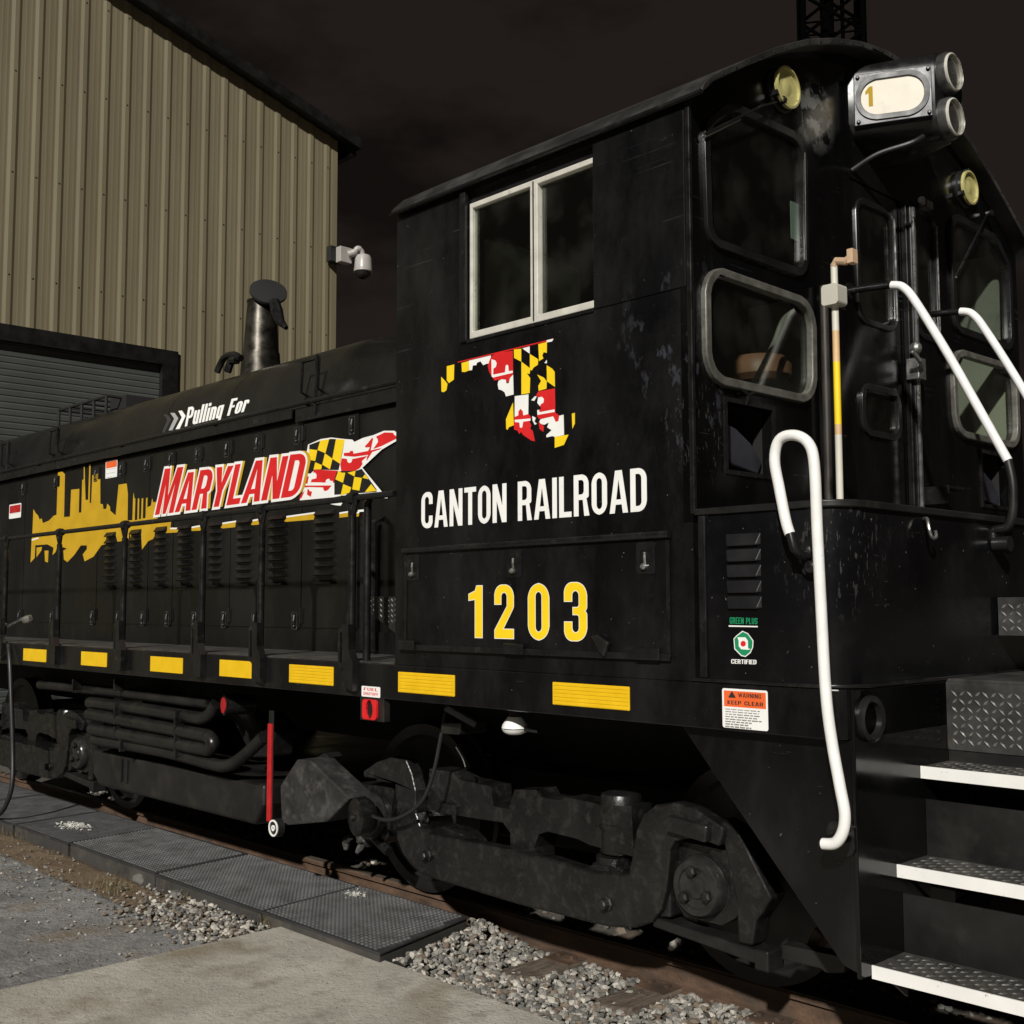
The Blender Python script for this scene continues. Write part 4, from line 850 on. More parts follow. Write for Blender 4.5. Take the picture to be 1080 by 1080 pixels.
for x in (-8.05, -3.72, -9.3):                        # grab irons on the shoulder
    b = MB(); b.tube(smooth([(x-.1, .70, 3.34), (x-.1, .62, 3.37), (x-.1, .63, 3.58), (x+.1, .63, 3.58), (x+.1, .62, 3.37), (x+.1, .70, 3.34)], 1), 0.011, 8); b.tube([(x+.1, .615, 3.60), (x+.1, .60, 3.20)], 0.012, 8); b.build('grab_iron', M['trim'], hood, sm=True)
louc = [(-6.79, .19), (-6.31, .19), (-5.86, .19), (-5.46, .20), (-4.98, .18), (-4.56, .20), (-4.12, .21), (-3.54, .22)]
edges = [-9.55, -8.75, -7.95, -7.06, -6.55, -6.085, -5.66, -5.22, -4.77, -4.34, -3.82, -3.17]
for i in range(len(edges)-1):
    xa, xb = edges[i]+.006, edges[i+1]-.006
    b = MB(); b.plate([(xa, 1.755), (xb, 1.755), (xb, 3.15), (xa, 3.15)], 'y', 0.640, 0.6495)
    lv = [c for c in louc if xa < c[0] < xb]
    for (cx, w) in lv:
        for k in range(9): louvre(b, cx-w/2, cx+w/2, 2.045+k*0.0575, 0.640, 0.042, 0.034)
    d = b.build('hood_door', M['hood'], loco)
    for (z, xx) in ((1.80, xb-.07), (3.078, xb-.07)):
        b = MB(); b.plate(rrect(xx-.035, xx+.035, z-.062, z+.06, .01), 'y', 0.6355, 0.6395, [rrect(xx-.026, xx+.026, z-.053, z+.051, .008)]); b.tube([(xx, .636, z+.04), (xx+.003, .628, z), (xx, .634, z-.02)], 0.007, 6); b.lathe([(.011, 0), (.011, .010), (.006, .014)], (xx, .638, z-.038), (0, -1, 0), 8)
        b.build('latch', M['latch'], d)
    for z in (1.83, 3.085):
        b = MB(); b.box(xa-.028, xa+.022, 0.634, 0.6395, z-.05, z+.05); b.tube([(xa-.004, .632, z-.053), (xa-.004, .632, z+.053)], 0.006, 6)
        b.build('hinge', M['hood'], d, bevel=0.002)
b = MB(); b.box(-11.2, -1.98, 0.636, 0.6495, 1.6005, 1.735); b.build('kick_strip', M['hood'], hood)
b = MB(); b.tube([(-3.02, .60, 1.62), (-3.02, .60, 2.42)], 0.02, 8); b.tube([(-2.93, .58, 1.62), (-2.93, .58, 2.42), (-2.93, .66, 2.46)], 0.02, 8); b.box(-3.12, -3.08, .62, .648, 1.62, 2.45); b.build('drain_pipes', M['trim'], hood, sm=True)
# sloping treadplate step by the cab
p_ = YP(0.30, [(389, 629), (421, 630), (421, 671), (391, 647)])
b = MB(); b.plate(p_, 'y', 0.30, 0.62)
xs = [p[0] for p in p_]; zs = [p[1] for p in p_]
for k in range(9):
    for j in range(5):
        x = min(xs)+.02+k*.034; z = max(zs)-.02-j*.03
        lowz = p_[3][1]+(p_[2][1]-p_[3][1])*(x-p_[3][0])/(p_[2][0]-p_[3][0])
        if z > lowz+.02 and x < max(xs)-.01: b.diamonds((x-.02, .2995, z-.02), (1, 0, 0), (0, 0, 1), .034, .034, .03, .004)
b.build('hood_step', [mat('worn_tread_plate_hood', (0.03, 0.03, 0.029), 0.4, metal=0.5, var=0.3, vscale=8), M['nub']], loco)

# side handrail and stanchions
b = MB(); b.tube([(-11.2, 0, 2.495), (-1.97, 0, 2.495)], 0.017, 12); rail_ = b.build('side_handrail', M['trim'], loco, sm=True)
for k, px in enumerate((5, 61, 130, 213, 275, 371)):
    x = at(1, 0, px, 640).x
    b = MB(); b.tube([(x, 0, 1.66), (x, 0, 2.40)], 0.022, 10); b.tube([(x, 0, 2.40), (x-.03, -.004, 2.47), (x-.035, -.004, 2.50)], 0.016, 8); b.tube([(x, 0, 2.40), (x+.03, -.004, 2.47), (x+.035, -.004, 2.50)], 0.016, 8); b.lathe([(0.03, -.035), (0.034, 0), (0.03, .035)], (x, 0, 2.495), (1, 0, 0), 12)
    s = b.build('stanchion', M['trim'], loco, sm=True)
    b = MB(); b.plate(rpoly([(x-.02, 1.46), (x+.075, 1.44), (x+.075, 1.59), (x+.035, 1.66), (x+.03, 1.80), (x-.03, 1.80), (x-.02, 1.66)]), 'y', -.045, -.001); b.plate(rrect(x-.085, x-.03, 1.56, 1.78, .025), 'y', -.03, -.012, [rrect(x-.067, x-.045, 1.585, 1.755, .01)])
    b.build('socket', M['trim'], s, bevel=0.006)
x = at(1, .06, 387, 640).x; b = MB(); b.tube([(x, .06, 1.6), (x, .06, 2.47), (x+.05, .04, 2.495)], 0.022, 10); b.build('stanchion', M['trim'], loco, sm=True)

# exhaust stack, piping and roof fittings
sb = at(1, TC, 275, 392); stx = sb.x
b = MB(); b.lathe([(.185, 3.76), (.18, 3.95), (.165, 4.15), (.158, 4.152), (.128, 4.60), (.132, 4.605), (.132, 4.625), (.118, 4.625), (.118, 4.4)], (stx, TC, 0), (0, 0, 1), 32); sk = b.build('exhaust_stack', M['stack'], loco, sm=True, label='stained steel exhaust stack with raised rain flap')
fc = at(1, TC, 283, 308); nrm = Vector((0.75, -0.35, 0.62)).normalized()
b = MB(); b.lathe([(.165, -.012), (.165, .012), (.15, .016)], fc, nrm, 30); fl = b.build('rain_flap', M['under'], sk, sm=True)
q1 = at(1, TC, 289, 318); q2 = at(1, TC, 292, 328); q3 = at(1, TC, 296, 340); q4 = at(1, TC, 302, 346)
b = MB(); b.tube([q1, q2, q3, q4], [.05, .055, .04, .02], 8); b.build('counterweight', M['trim'], sk, sm=True)
b = MB(); P = [at(1, 1.2, *p) for p in ((229, 392), (236, 378), (246, 374), (254, 378))]; b.tube(smooth(P), .03, 8); P = [at(1, 1.2, *p) for p in ((240, 392), (244, 381), (250, 380))]; b.tube(smooth(P), .035, 8); b.build('air_horn', M['trim'], loco, sm=True)
b = MB(); x0_, x1_ = at(1, .95, 62, 447).x, at(1, .95, 112, 428).x
for k in range(5): x = x0_+(x1_-x0_)*k/4; b.tube([(x, .95, 3.72), (x, .95, 3.90)], .016, 6); b.tube([(x, 1.5, 3.77), (x, 1.5, 3.90)], .016, 6); b.tube([(x, .95, 3.90), (x, 1.5, 3.90)], .014, 6)
b.tube([(x0_, .95, 3.90), (x1_, .95, 3.90)], .016, 6); b.box(x1_-.25, x1_+.1, 1.1, 1.9, 3.79, 3.92); b.build('radiator_guard', M['under'], loco)

# ------------------------------------------------------------------ painted markings
class Marks:
    """flat vinyl shapes on one plane, each a hair thicker than the one before"""
    def __init__(s, y): s.y = y; s.b = MB(); s.mats = []; s.k = 0
    def add(s, m, poly, holes=()):
        if m not in s.mats: s.mats.append(m)
        s.b.cur = s.mats.index(m); s.k += 1
        s.b.plate(poly, 'y', s.y-0.0006-s.k*0.00006, s.y, holes)
    def px(s, m, pts): s.add(m, YP(s.y, pts))
    def build(s, name, parent, label=None): return s.b.build(name, [M[m] for m in s.mats], parent, label=label, recalc=True)
t = .16; tb_ = .135
def G(c, t=.16, tb=.135):
    w = .52
    if c == 'C': return w, [[(w, .66), (w, 1, .24), (0, 1, .24), (0, 0, .24), (w, 0, .24), (w, .34), (w-t, .34), (w-t, tb, .09), (t, tb, .09), (t, 1-tb, .09), (w-t, 1-tb, .09), (w-t, .66)]], []
    if c in 'O0': return w, [[(0, 0, .25), (w, 0, .25), (w, 1, .25), (0, 1, .25)]], [[(t, tb, .10), (w-t, tb, .10), (w-t, 1-tb, .10), (t, 1-tb, .10)]]
    if c == 'D': return w, [[(0, 0), (w, 0, .24), (w, 1, .24), (0, 1)]], [[(t, tb), (w-t, tb, .10), (w-t, 1-tb, .10), (t, 1-tb)]]
    if c == 'A': w = .60; return w, [[(0, 0), (.19, 1), (w-.19, 1), (w, 0), (w-t, 0), (w-t-.035, .2), (t+.035, .2), (t, 0)]], [[(t+.055, .32), (w-t-.055, .32), (w/2, .80)]]
    if c == 'N': w = .56; return w, [[(0, 0), (0, 1), (t*1.1, 1), (w-t, .42), (w-t, 1), (w, 1), (w, 0), (w-t*1.1, 0), (t, .58), (t, 0)]], []
    if c == 'T': w = .50; return w, [[(w/2-t/2, 0), (w/2+t/2, 0), (w/2+t/2, 1-tb), (w, 1-tb), (w, 1), (0, 1), (0, 1-tb), (w/2-t/2, 1-tb)]], []
    if c == 'R': w = .54; return w, [[(0, 0), (0, 1), (w-.02, 1, .22), (w-.02, .44, .16), (w-.10, .42), (w, 0), (w-t-.01, 0), (w-t-.06, .39), (t, .39), (t, 0)]], [[(t, .52), (w-.02-t, .52, .08), (w-.02-t, 1-tb, .08), (t, 1-tb)]]
    if c == 'P': return w, [[(0, 0), (0, 1), (w, 1, .22), (w, .40, .22), (t, .40), (t, 0)]], [[(t, .53), (w-t, .53, .08), (w-t, 1-tb, .08), (t, 1-tb)]]
    if c == 'I': return t, [[(0, 0), (t, 0), (t, 1), (0, 1)]], []
    if c == 'L': w = .44; return w, [[(0, 0), (w, 0), (w, tb), (t, tb), (t, 1), (0, 1)]], []
    if c == 'F': w = .44; return w, [[(0, 0), (0, 1), (w, 1), (w, 1-tb), (t, 1-tb), (t, .58), (w-.06, .58), (w-.06, .45), (t, .45), (t, 0)]], []
    if c == 'E': w = .44; return w, [[(0, 0), (0, 1), (w, 1), (w, 1-tb), (t, 1-tb), (t, .57), (w-.06, .57), (w-.06, .43), (t, .43), (t, tb), (w, tb), (w, 0)]], []
    if c == 'M': w = .74; return w, [[(0, 0), (0, 1), (.23, 1), (w/2, .40), (w-.23, 1), (w, 1), (w, 0), (w-t, 0), (w-t, .66), (w/2+.06, 0), (w/2-.06, 0), (t, .66), (t, 0)]], []
    if c == 'W': w = .80; return w, [[(0, 1), (.16, 0), (.30, 0), (w/2, .6), (w-.30, 0), (w-.16, 0), (w, 1), (w-t, 1), (w-.24, .42), (w/2+.05, 1), (w/2-.05, 1), (.24, .42), (t, 1)]], []
    if c == 'U': return w, [[(0, 1), (0, 0, .24), (w, 0, .24), (w, 1), (w-t, 1), (w-t, tb, .09), (t, tb, .09), (t, 1)]], []
    if c == 'H': return w, [[(0, 0), (0, 1), (t, 1), (t, .57), (w-t, .57), (w-t, 1), (w, 1), (w, 0), (w-t, 0), (w-t, .43), (t, .43), (t, 0)]], []
    if c == 'K': return w, [[(0, 0), (0, 1), (t, 1), (t, .60), (w-t, 1), (w, 1), (.26, .52), (w, 0), (w-t, 0), (t, .38), (t, 0)]], []
    if c == 'G': return w, [[(w, .68), (w, 1, .24), (0, 1, .24), (0, 0, .24), (w, 0, .2), (w, .5), (w*.5, .5), (w*.5, .38), (w-t, .38), (w-t, tb, .06), (t, tb, .09), (t, 1-tb, .09), (w-t, 1-tb, .09), (w-t, .68)]], []
    if c == 'Y': w = .60; return w, [[(w/2-t/2, 0), (w/2+t/2, 0), (w/2+t/2, .40), (w, 1), (w-t*1.1, 1), (w/2, .60), (t*1.1, 1), (0, 1), (w/2-t/2, .40)]], []
    if c == '1': w = .36; return w, [[(.17, 0), (w, 0), (w, 1), (.21, 1), (.17, .90), (0, .84), (0, .72), (.17, .74)]], []
    if c == '2': return w, [[(0, .64), (0, 1, .22), (w, 1, .22), (w, .58, .10), (.23, .17), (w, .17), (w, 0), (0, 0), (0, .15), (w-t, .60, .04), (w-t, 1-tb, .08), (t, 1-tb, .08), (t, .64)]], []
    if c == '3': return w, [[(0, .68), (0, 1, .22), (w, 1, .22), (w, .55, .10), (w-.05, .51), (w, .47, .10), (w, 0, .22), (0, 0, .22), (0, .32), (t, .32), (t, tb, .08), (w-t, tb, .08), (w-t, .45, .05), (.20, .45), (.20, .57), (w-t, .57, .05), (w-t, 1-tb, .08), (t, 1-tb, .08), (t, .68)]], []
    if c == 'u': w = .44; return w, [[(0, .74), (0, 0, .16), (w, 0), (w, .74), (w-t, .74), (w-t, .13, .05), (t, .13, .05), (t, .74)]], []
    if c == 'n': w = .44; return w, [[(0, 0), (0, .74), (w, .74, .16), (w, 0), (w-t, 0), (w-t, .61, .05), (t, .61, .05), (t, 0)]], []
    if c == 'l': return t, [[(0, 0), (t, 0), (t, 1), (0, 1)]], []
    if c == 'i': return t, [[(0, 0), (t, 0), (t, .74), (0, .74)], [(0, .83), (t, .83), (t, 1), (0, 1)]], []
    if c == 'o': w = .44; return w, [[(0, 0, .18), (w, 0, .18), (w, .74, .18), (0, .74, .18)]], [[(t, .12, .06), (w-t, .12, .06), (w-t, .62, .06), (t, .62, .06)]]
    if c == 'g': w = .44; return w, [[(0, 0, .14), (0, .74, .14), (w, .74), (w, -.24, .14), (0, -.24, .10), (0, -.12), (w-t, -.12, .04), (w-t, 0)]], [[(t, .12, .04), (w-t, .12, .04), (w-t, .62, .04), (t, .62, .04)]]
    if c == 'r': w = .36; return w, [[(0, 0), (0, .74), (w, .74, .12), (w, .50), (w-.12, .50), (w-.12, .61, .03), (t, .61, .05), (t, 0)]], []
    if c == 'V': w = .58; return w, [[(w/2-.09, 0), (w/2+.09, 0), (w, 1), (w-t*1.05, 1), (w/2, .3), (t*1.05, 1), (0, 1)]], []
    if c == 'S': return w, [[(0, .30), (0, 0, .2), (w, 0, .2), (w, .57, .2), (t, .57, .06), (t, 1-tb, .06), (w-t, 1-tb, .06), (w-t, .72), (w, .72), (w, 1, .2), (0, 1, .2), (0, .44, .2), (w-t, .44, .06), (w-t, tb, .06), (t, tb, .06), (t, .30)]], []
    if c == '>': w = .5; return w, [[(0, 0), (.2, 0), (w, .5), (.2, 1), (0, 1), (.28, .5)]], []
    return .28, [], []
def layout(text, gap=.09, t=.16, tb=.135, sc=None):
    x = 0; out = []
    for i, c in enumerate(text):
        w, o, h = G(c, t, tb); s = sc[i] if sc else 1
        for p in o: out.append(([(x+q[0], q[1]*s)+tuple(q[2:]) for q in p], [[(x+q[0], q[1]*s)+tuple(q[2:]) for q in hh] for hh in h] if p is o[0] else []))
        x += w+gap
    return x-gap, out
def bil(quad, u, v):
    (bl, br, tr, tl) = quad
    return tuple(bl[i]*(1-u)*(1-v)+br[i]*u*(1-v)+tr[i]*u*v+tl[i]*(1-u)*v for i in range(len(bl)))
def letters(mk, m, text, quad, gap=.09, t=.16, tb=.135, sc=None, grow=0, keep=False):
    wd, gl = layout(text, gap, t, tb, sc)
    for o, hs in gl:
        f = lambda P: [bil(quad, p[0]/wd, p[1]) for p in rpoly(P, 6)]
        O = f(o); Hh = [f(h) for h in hs]
        if grow and keep: mk.add(m, offset(O, grow), [offset(h, -grow) for h in Hh])
        elif grow: mk.add(m, offset(O, grow))
        else: mk.add(m, O, Hh)

# cab side lettering
bl, tl, br, tr = (444.4, 557.6), (444.4, 519.3), (682.5, 538.8), (682.5, 493.2)
a = YP(0.003, [bl, br, tr, tl]); zc0 = (a[0][1]+a[1][1])/2; zc1 = (a[2][1]+a[3][1])/2
mk = Marks(0.003); X0, X1_ = a[0][0], a[1][0]
letters(mk, 'vinyl', 'CANTON RAILROAD', [(X0, zc0), (X1_, zc0), (X1_, zc1), (X0, zc1)], gap=.085, t=.165, tb=.13)
mk.build('railroad_lettering', cab, 'white painted words CANTON RAILROAD')
for c, (xa, xb, ya, yb) in (('1', (252, 312, 772, 542)), ('2', (368, 452, 776, 538)), ('0', (518, 611, 783, 532)), ('3', (680, 780, 787, 527))):
    q = YP(-0.008, crop(435, 490, 4.235, [(xa, ya), (xb, ya), (xb, yb), (xa, yb)]))
    z0_ = 1.7600; z1_ = 1.990
    mk = Marks(-0.008); Qd = [(q[0][0], (q[0][1]+q[1][1])/2), (q[1][0], (q[0][1]+q[1][1])/2), (q[1][0], (q[2][1]+q[3][1])/2), (q[0][0], (q[2][1]+q[3][1])/2)]
    letters(mk, 'vinyl', c, Qd, t=.175, grow=0.0028, keep=True)
    letters(mk, 'yellow', c, Qd, t=.175)
    mk.build('number', cdr, 'yellow painted digit %s' % c)
# state map in flag colours
S = 6.75; mk = Marks(0.003)
def mp_(m, pts): mk.px(m, crop(455, 350, S, pts))
mp_('yellow', [(70, 320), (90, 340), (115, 370), (108, 415), (88, 430), (72, 425)]); mp_('yellow', [(110, 245), (163, 232), (160, 340), (125, 365), (110, 345)]); mp_('yellow', [(215, 222), (268, 207), (268, 275), (240, 286), (218, 285)])
mp_('vinyl', [(268, 205), (425, 168), (415, 225), (390, 228), (370, 238), (350, 210), (325, 220), (320, 237), (295, 240), (290, 272), (270, 275)])
mp_('red', [(188, 213), (870, 48), (868, 58), (590, 124), (500, 146), (300, 194), (190, 220)]); mp_('vinyl', [(820, 60), (870, 48), (860, 68), (822, 76)])
mp_('red', [(425, 180), (455, 152), (580, 134), (582, 300), (545, 365), (530, 335), (450, 346), (432, 320), (412, 285), (402, 245), (412, 210)])
mp_('vinyl', [(428, 195), (455, 203), (466, 222), (460, 250), (442, 262), (441, 305), (525, 288), (530, 240), (540, 234), (548, 240), (552, 280), (580, 276), (580, 292), (440, 325), (430, 318)])
mp_('vinyl', [(478, 350), (500, 338), (530, 340), (535, 368), (552, 365), (560, 330), (582, 305), (586, 446), (532, 460), (522, 430), (500, 415), (480, 410), (473, 375)])
mp_('yellow', [(588, 126), (640, 120), (640, 212), (590, 186)]); mp_('vinyl', [(648, 118), (700, 104), (700, 155)]); mp_('yellow', [(762, 88), (823, 72), (822, 150), (800, 145), (790, 170), (798, 190), (768, 208)])
mp_('yellow', [(702, 158), (762, 196), (758, 235), (728, 255), (716, 276), (702, 268)]); mp_('yellow', [(642, 213), (706, 262), (700, 300), (680, 295), (704, 330), (700, 436), (642, 446)]); mp_('yellow', [(822, 238), (860, 262), (878, 285), (880, 392), (824, 352)])
mp_('yellow', [(755, 305), (800, 325), (822, 352), (820, 405), (765, 420), (762, 385), (782, 350)]); mp_('vinyl', [(806, 222), (822, 200), (823, 224)])
mp_('vinyl', [(595, 458), (692, 445), (690, 590), (594, 606)]); mp_('red', [(593, 606), (620, 595), (622, 565), (636, 548), (652, 565), (656, 595), (692, 585), (712, 612), (700, 640), (712, 668), (705, 690), (722, 705), (737, 778), (715, 775), (655, 735), (640, 712), (628, 728), (615, 705), (590, 695), (588, 650)])
mp_('vinyl', [(594, 627), (706, 617), (707, 632), (655, 640), (648, 682), (632, 682), (628, 645), (597, 643)])
mp_('red', [(762, 425), (880, 402), (883, 575), (910, 595), (905, 635), (888, 642), (872, 605), (768, 622), (755, 600), (758, 565), (785, 545), (760, 510), (768, 480), (748, 450)])
mp_('vinyl', [(762, 468), (788, 462), (803, 478), (800, 503), (780, 517), (775, 530), (755, 505)]); mp_('vinyl', [(755, 558), (768, 555), (772, 572), (878, 552), (880, 570), (757, 592)])
mp_('vinyl', [(770, 640), (780, 622), (868, 602), (885, 642), (906, 636), (912, 598), (942, 590), (945, 735), (880, 748), (862, 742), (822, 752), (820, 735), (858, 700), (826, 680), (838, 645), (805, 662), (780, 655)])
mp_('red', [(765, 640), (780, 655), (803, 672), (798, 712), (772, 692)]); mp_('yellow', [(880, 748), (978, 732), (945, 805), (880, 826)]); mp_('yellow', [(582, 505), (588, 665), (552, 680), (545, 697), (535, 692), (533, 622)]); mp_('yellow', [(1002, 583), (1022, 577), (1022, 655), (1006, 690)])
mp_('vinyl', [(720, 600), (745, 612), (735, 640), (752, 655), (738, 662), (722, 630)]); mp_('vinyl', [(712, 487), (740, 458), (752, 460), (735, 492)])
mk.build('state_map', cab, 'state outline in red, white, black and yellow flag pattern')

# hood graphics
HD = 0.640
mk = Marks(HD)
S3 = 6.353
sky_ = [(90, 528), (97, 362), (112, 388), (128, 405), (138, 432), (152, 424), (160, 455), (200, 440), (235, 405), (252, 400), (262, 112), (290, 110), (308, 128), (302, 415), (342, 412), (350, 232), (405, 226), (401, 385), (418, 385), (424, 168), (434, 160), (435, 75), (440, 75), (442, 160), (446, 300), (464, 300), (472, 60), (480, 60), (474, 320), (484, 320), (492, 135), (545, 118), (545, 325), (562, 330), (566, 362), (585, 360), (592, 325), (610, 345), (612, 372), (648, 405), (668, 198), (722, 190), (730, 260), (728, 437), (760, 437), (765, 290), (768, 252), (774, 290), (780, 290), (776, 437), (793, 433), (797, 292), (806, 290), (804, 430), (818, 428), (823, 290), (833, 288), (830, 425), (848, 422), (852, 288), (862, 285), (860, 350), (885, 338), (893, 290), (900, 318), (918, 312), (925, 405), (930, 440), (1020, 440), (1015, 490), (1075, 488), (1060, 518), (985, 522), (985, 500), (960, 490), (925, 497), (910, 520), (908, 558), (868, 575), (825, 632), (818, 515), (765, 505), (748, 560), (742, 500), (735, 560), (695, 575), (660, 580), (650, 540), (620, 528), (600, 545), (592, 592), (552, 605), (500, 680), (440, 712), (428, 665), (455, 630), (455, 605), (415, 605), (370, 670), (325, 717), (302, 700), (298, 640), (322, 626), (290, 615), (262, 600), (245, 650), (225, 670), (232, 620), (190, 598), (110, 604), (105, 690), (78, 720), (85, 575)]
mk.px('gold', crop(20, 480, S3, sky_))
for p in ([(118, 620), (155, 615), (150, 640), (118, 685)], [(172, 640), (198, 640), (194, 720), (175, 712)]): mk.px('gold', crop(20, 480, S3, p))
mk.px('vinyl', crop(20, 480, S3, [(85, 565), (130, 550), (132, 560), (87, 574)])); mk.px('vinyl', crop(20, 480, S3, [(1015, 486), (1078, 486), (1074, 496), (1013, 496)]))
mk.build('skyline_graphic', hood, 'amber yellow city skyline graphic')
for p in ([(202, 555.5), (213, 553.5), (213, 559.5), (202, 560)], [(233, 551.5), (249, 549), (248, 556), (233, 557.5)], [(265, 548.5), (275.5, 546.5), (275.5, 553), (265, 554)], [(300, 544.5), (332.5, 540), (331, 548), (300, 550.5)], [(358, 540.5), (367, 539), (367, 545), (358, 546)], [(376.5, 540), (379, 539.5), (378.5, 544.5), (376, 545)]):
    mk = Marks(HD-0.0004); mk.px('gold', p); mk.px('vinyl', [p[0], p[1], (p[1][0], p[1][1]+1.6), (p[0][0], p[0][1]+1.6)]); mk.build('underline_stripe', hood)
mk = Marks(HD-0.0004); mk.px('vinyl', crop(305, 445, 9, [(325, 765), (440, 765), (470, 755), (505, 770), (490, 795), (440, 790)])); mk.build('underline_stripe', hood); mk = Marks(HD-0.0004); mk.px('vinyl', crop(305, 445, 9, [(735, 720), (755, 720), (730, 850), (650, 855), (655, 835), (715, 830)])); mk.build('underline_stripe', hood); mk = Marks(HD-0.0004); mk.px('vinyl', crop(305, 445, 9, [(875, 705), (930, 705), (935, 725), (900, 722)]))
mk.build('underline_stripe', hood)
mk = Marks(HD-0.001)
def fl_(m, pts): mk.px(m, crop(305, 445, 9, pts))
fl_('vinyl', [(168, 280), (180, 215), (300, 163), (400, 148), (520, 162), (600, 168), (620, 190), (700, 152), (800, 125), (900, 84), (1000, 84), (1024, 105), (1020, 180), (880, 262), (695, 435), (880, 662), (850, 665), (500, 700), (420, 715), (100, 745), (165, 560), (172, 490)])
fl_('blackvinyl', [(192, 218), (300, 178), (400, 160), (527, 168), (505, 300), (470, 458), (330, 455), (240, 455), (205, 490), (172, 490), (188, 370)])
for p in ([(295, 178), (380, 163), (345, 297), (270, 266)], [(445, 163), (527, 168), (482, 396), (410, 350)], [(192, 258), (268, 268), (248, 370), (190, 360)], [(340, 298), (412, 350), (388, 450), (315, 405)], [(248, 383), (312, 410), (305, 450), (232, 452)]): fl_('yellow', p)
fl_('red', [(235, 452), (458, 462), (428, 578), (205, 572), (215, 545), (258, 535), (262, 500), (245, 480), (228, 482)]); fl_('vinyl', [(345, 575), (352, 550), (372, 538), (385, 545), (390, 560), (415, 560), (415, 580)])
fl_('red', [(150, 604), (405, 603), (370, 645), (345, 657), (330, 650), (322, 622), (195, 618), (150, 622)]); fl_('red', [(175, 640), (190, 640), (192, 655), (218, 662), (206, 712), (188, 700), (170, 690)]); fl_('red', [(165, 520), (188, 515), (175, 585), (150, 585)]); fl_('red', [(140, 660), (150, 650), (120, 720), (95, 735), (112, 690)])
fl_('red', [(520, 295), (575, 290), (582, 275), (604, 275), (612, 292), (610, 302), (750, 275), (768, 240), (725, 243), (722, 228), (745, 205), (790, 148), (798, 160), (775, 270), (880, 246), (860, 262), (790, 285), (735, 372), (740, 335), (752, 312), (620, 330), (520, 322)])
fl_('red', [(500, 345), (548, 350), (556, 382), (575, 390), (592, 382), (602, 352), (745, 322), (690, 372), (698, 400), (670, 440), (620, 468), (560, 478), (498, 480), (486, 405)]); fl_('red', [(825, 140), (905, 100), (985, 102), (1000, 125), (1020, 135), (1016, 160), (880, 228), (800, 256), (845, 190), (842, 165)])
fl_('blackvinyl', [(455, 468), (640, 462), (690, 445), (735, 508), (830, 640), (832, 664), (430, 692), (430, 552)])
for p in ([(470, 460), (500, 482), (535, 482), (512, 578), (440, 545)], [(555, 482), (632, 464), (622, 518)], [(620, 522), (692, 532), (668, 652), (600, 640)], [(697, 530), (722, 496), (758, 545)], [(515, 590), (592, 622), (575, 670), (490, 700)], [(720, 667), (780, 590), (832, 655)]): fl_('yellow', p)
mk.build('flag_graphic', hood, 'waving state flag in checks of black and yellow beside red and white crosses')
Qm = YP(HD, [(163.8, 543.3), (315.5, 523), (325.5, 477.5), (174.5, 494.5)])
mk = Marks(HD-0.0035); scm = [1.0, .86, .88, .90, .92, .95, .98, 1.0]
letters(mk, 'gold', 'MARYLAND', [(p[0]+.045, p[1]+.006) for p in Qm], gap=.045, t=.185, tb=.15, sc=scm, grow=0.010)
letters(mk, 'vinyl', 'MARYLAND', Qm, gap=.045, t=.185, tb=.15, sc=scm, grow=0.020)
letters(mk, 'red', 'MARYLAND', Qm, gap=.045, t=.185, tb=.15, sc=scm)
mk.build('state_name_lettering', hood, 'slanted red word MARYLAND with white and yellow outline')
# words on the sloping shoulder
A_, B_ = Vector((0, .662, 3.30)), Vector((0, .745, 3.535)); up_ = (B_-A_).normalized(); nsh = Vector((0, -up_.z, up_.y))
def shp(px, py): q = onplane(A_, nsh, px, py); return (q.x, (q-A_).dot(up_))
class SMarks(Marks):
    def add(s, m, poly, holes=()):
        if m not in s.mats: s.mats.append(m)
        s.b.cur = s.mats.index(m); s.k += 1
        s.b.plate(poly, 'x', 0.0, 0.0012+s.k*0.00005, holes, tf=lambda a, u, v: Vector((u, 0, 0))+Vector((0, A_.y, A_.z))+up_*v+nsh*a)
mk = SMarks(0)
Qs = [shp(*p) for p in ((195, 450.0), (259.6, 433.8), (265.2, 416.8), (198.8, 429.6))]
letters(mk, 'vinyl', 'Pulling For', Qs, gap=.085, t=.185, tb=.15)
for m, P in (('dgrey', [(75, 315), (115, 315), (155, 365), (85, 505), (60, 500), (112, 372)]), ('grey', [(145, 300), (190, 300), (228, 355), (165, 480), (128, 482), (185, 360)]), ('vinyl', [(228, 280), (265, 275), (303, 330), (240, 465), (200, 470), (265, 345)])):
    mk.add(m, [shp(*p) for p in crop(165, 405, 9.818, P)])
mk.build('slogan_lettering', hood, 'white slanted words Pulling For after three chevrons')

